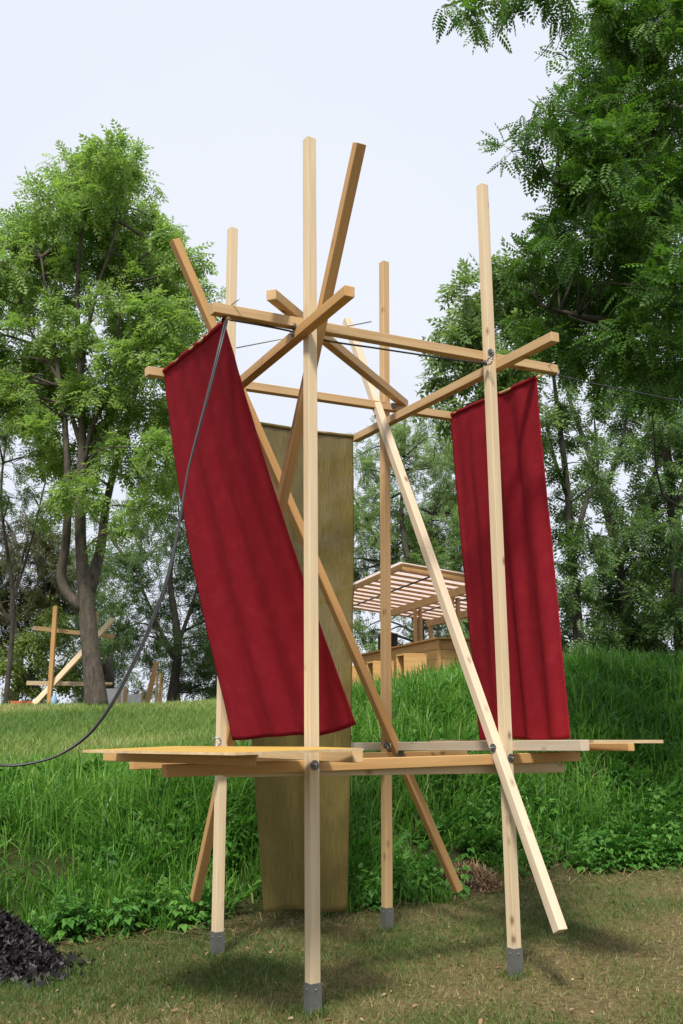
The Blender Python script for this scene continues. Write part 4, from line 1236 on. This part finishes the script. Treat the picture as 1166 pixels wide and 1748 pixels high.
# ------------------------------------------------------------------ the smaller frame on the left lawn
Yf = 24.0
fb = at(84, 1202, Yf); fb[2] = float(ground_z(fb[0], fb[1]))
fr2 = empty('timber_tower', fb, 'smaller timber tower with crossed poles behind the ash trunk', 'timber tower')
def tb(nm, p1, p2, d1, d2, mat, ww=0.10):
    p, q_ = at(*p1, Yf + d1), at(*p2, Yf + d2)
    timber(nm, p, q_, [0.05, 1, 0.02], ww, ww, mat, fr2, fb)
tb('post', (84, 1203), (95, 1035), 0, 0, 'orange')
tb('post', (160, 1203), (163, 1045), 1.2, 1.2, 'orange')
tb('beam', (58, 1072), (194, 1087), 0.12, 1.05, 'warm')
tb('beam', (46, 1166), (180, 1168), 0.12, 1.05, 'pale')
tb('brace', (58, 1203), (193, 1057), -0.14, 0.9, 'pale', 0.12)
tp = [at(150, 1164, 23.4), at(192, 1165, 23.8), at(188, 1163.5, 25.2), at(148, 1163, 25)]
for p in tp: p[2] = tp[0][2]
board('tabletop', tp, 0.05, ['ply_top', 'ply_edge'], fr2, fb)
# thin poles of other frames far behind
G3 = 'far timber poles behind the lawn'
def pole(p1, p2, Y, ww, lab, mat='orange'):
    p = at(*p1, Y); q_ = at(*p2, Y)
    o = timber('timber_pole', p, q_, [0, 1, 0.01], ww, ww, mat, None)
    tag(o, lab, 'pole', G3)
pole((250, 1205), (267, 1130), 27, 0.12, 'thick slanting timber pole standing far behind the lawn, leftmost of its bunch', 'orange')
pole((266, 1205), (269, 1148), 31, 0.07, 'thin upright far pole next to the thick slanting one', 'warm')
pole((271, 1205), (275, 1148), 31.5, 0.06, 'thin upright far pole in the middle of its bunch', 'warm')
pole((274.5, 1205), (278, 1149), 32, 0.06, 'thin upright far pole, rightmost of its bunch', 'warm')
pole((303, 1205), (302, 1142), 33, 0.07, 'far timber pole alone before the dark tree, upright', 'orange')
pole((307, 1205), (304, 1142), 33.4, 0.06, 'far timber pole leaning against the upright one before the dark tree', 'warm')
pole((213, 1205), (215, 1176), 26, 0.09, 'short timber stake right of the ash trunk', 'warm')
pole((203, 1205), (204, 1174), 26.6, 0.07, 'short pale stake close to the ash trunk', 'pale')
# odds and ends on the far lawn
def gz(px, py, Y):
    p = at(px, py, Y); p[2] = float(ground_z(p[0], p[1])); return p
p = gz(92, 1203, 22.5)
e = empty('water_bottle', p, 'clear blue plastic bottle standing on the lawn by the small frame', 'bottle')
link('body', tubes_mesh('body', [([V(0, 0, 0), V(0, 0, 0.02), V(0, 0, 0.2), V(0, 0, 0.27), V(0, 0, 0.32)], [0.05, 0.065, 0.065, 0.03, 0.025])], 10), 'glassblue', e)
link('cap', tubes_mesh('cap', [([V(0, 0, 0.32), V(0, 0, 0.35)], 0.03)], 10), 'white', e)
p = gz(42, 1200, 26)
cr = empty('plastic_crate', p, 'orange red crate lying on the lawn behind the small frame', 'crate')
for nm, (a0, a1, b0, b1, z0, z1) in (('side', (-.3, .3, -.2, -.18, .02, .22)), ('side', (-.3, .3, .18, .2, .02, .22)), ('end', (-.3, -.28, -.178, .178, .02, .22)), ('end', (.28, .3, -.178, .178, .02, .22)), ('base', (-.3, .3, -.2, .2, 0, .019))):
    o = link(nm, box_mesh(nm, a1 - a0, b1 - b0, z1 - z0, 0.004), 'brick', cr)
    o.location = ((a0 + a1) / 2, (b0 + b1) / 2, z0)
for i, (px_, Yd, wd, hg, lab) in enumerate(((195, 27, 0.55, 0.55, 'white cloth screen right of the ash trunk'), (228, 29, 0.45, 0.45, 'pale board leaning far right of the ash trunk'))):
    p = gz(px_, 1203, Yd)
    e = empty('white_panel', p, lab, 'panel')
    o = link('panel', box_mesh('panel', wd, 0.02, hg, 0.003), 'white', e)
    for sx in (-wd / 2 - 0.03, wd / 2 + 0.03):
        o = link('stake', box_mesh('stake', 0.04, 0.04, hg + 0.1, 0.004), 'warm', e)
        o.location = (sx, 0, -0.03)
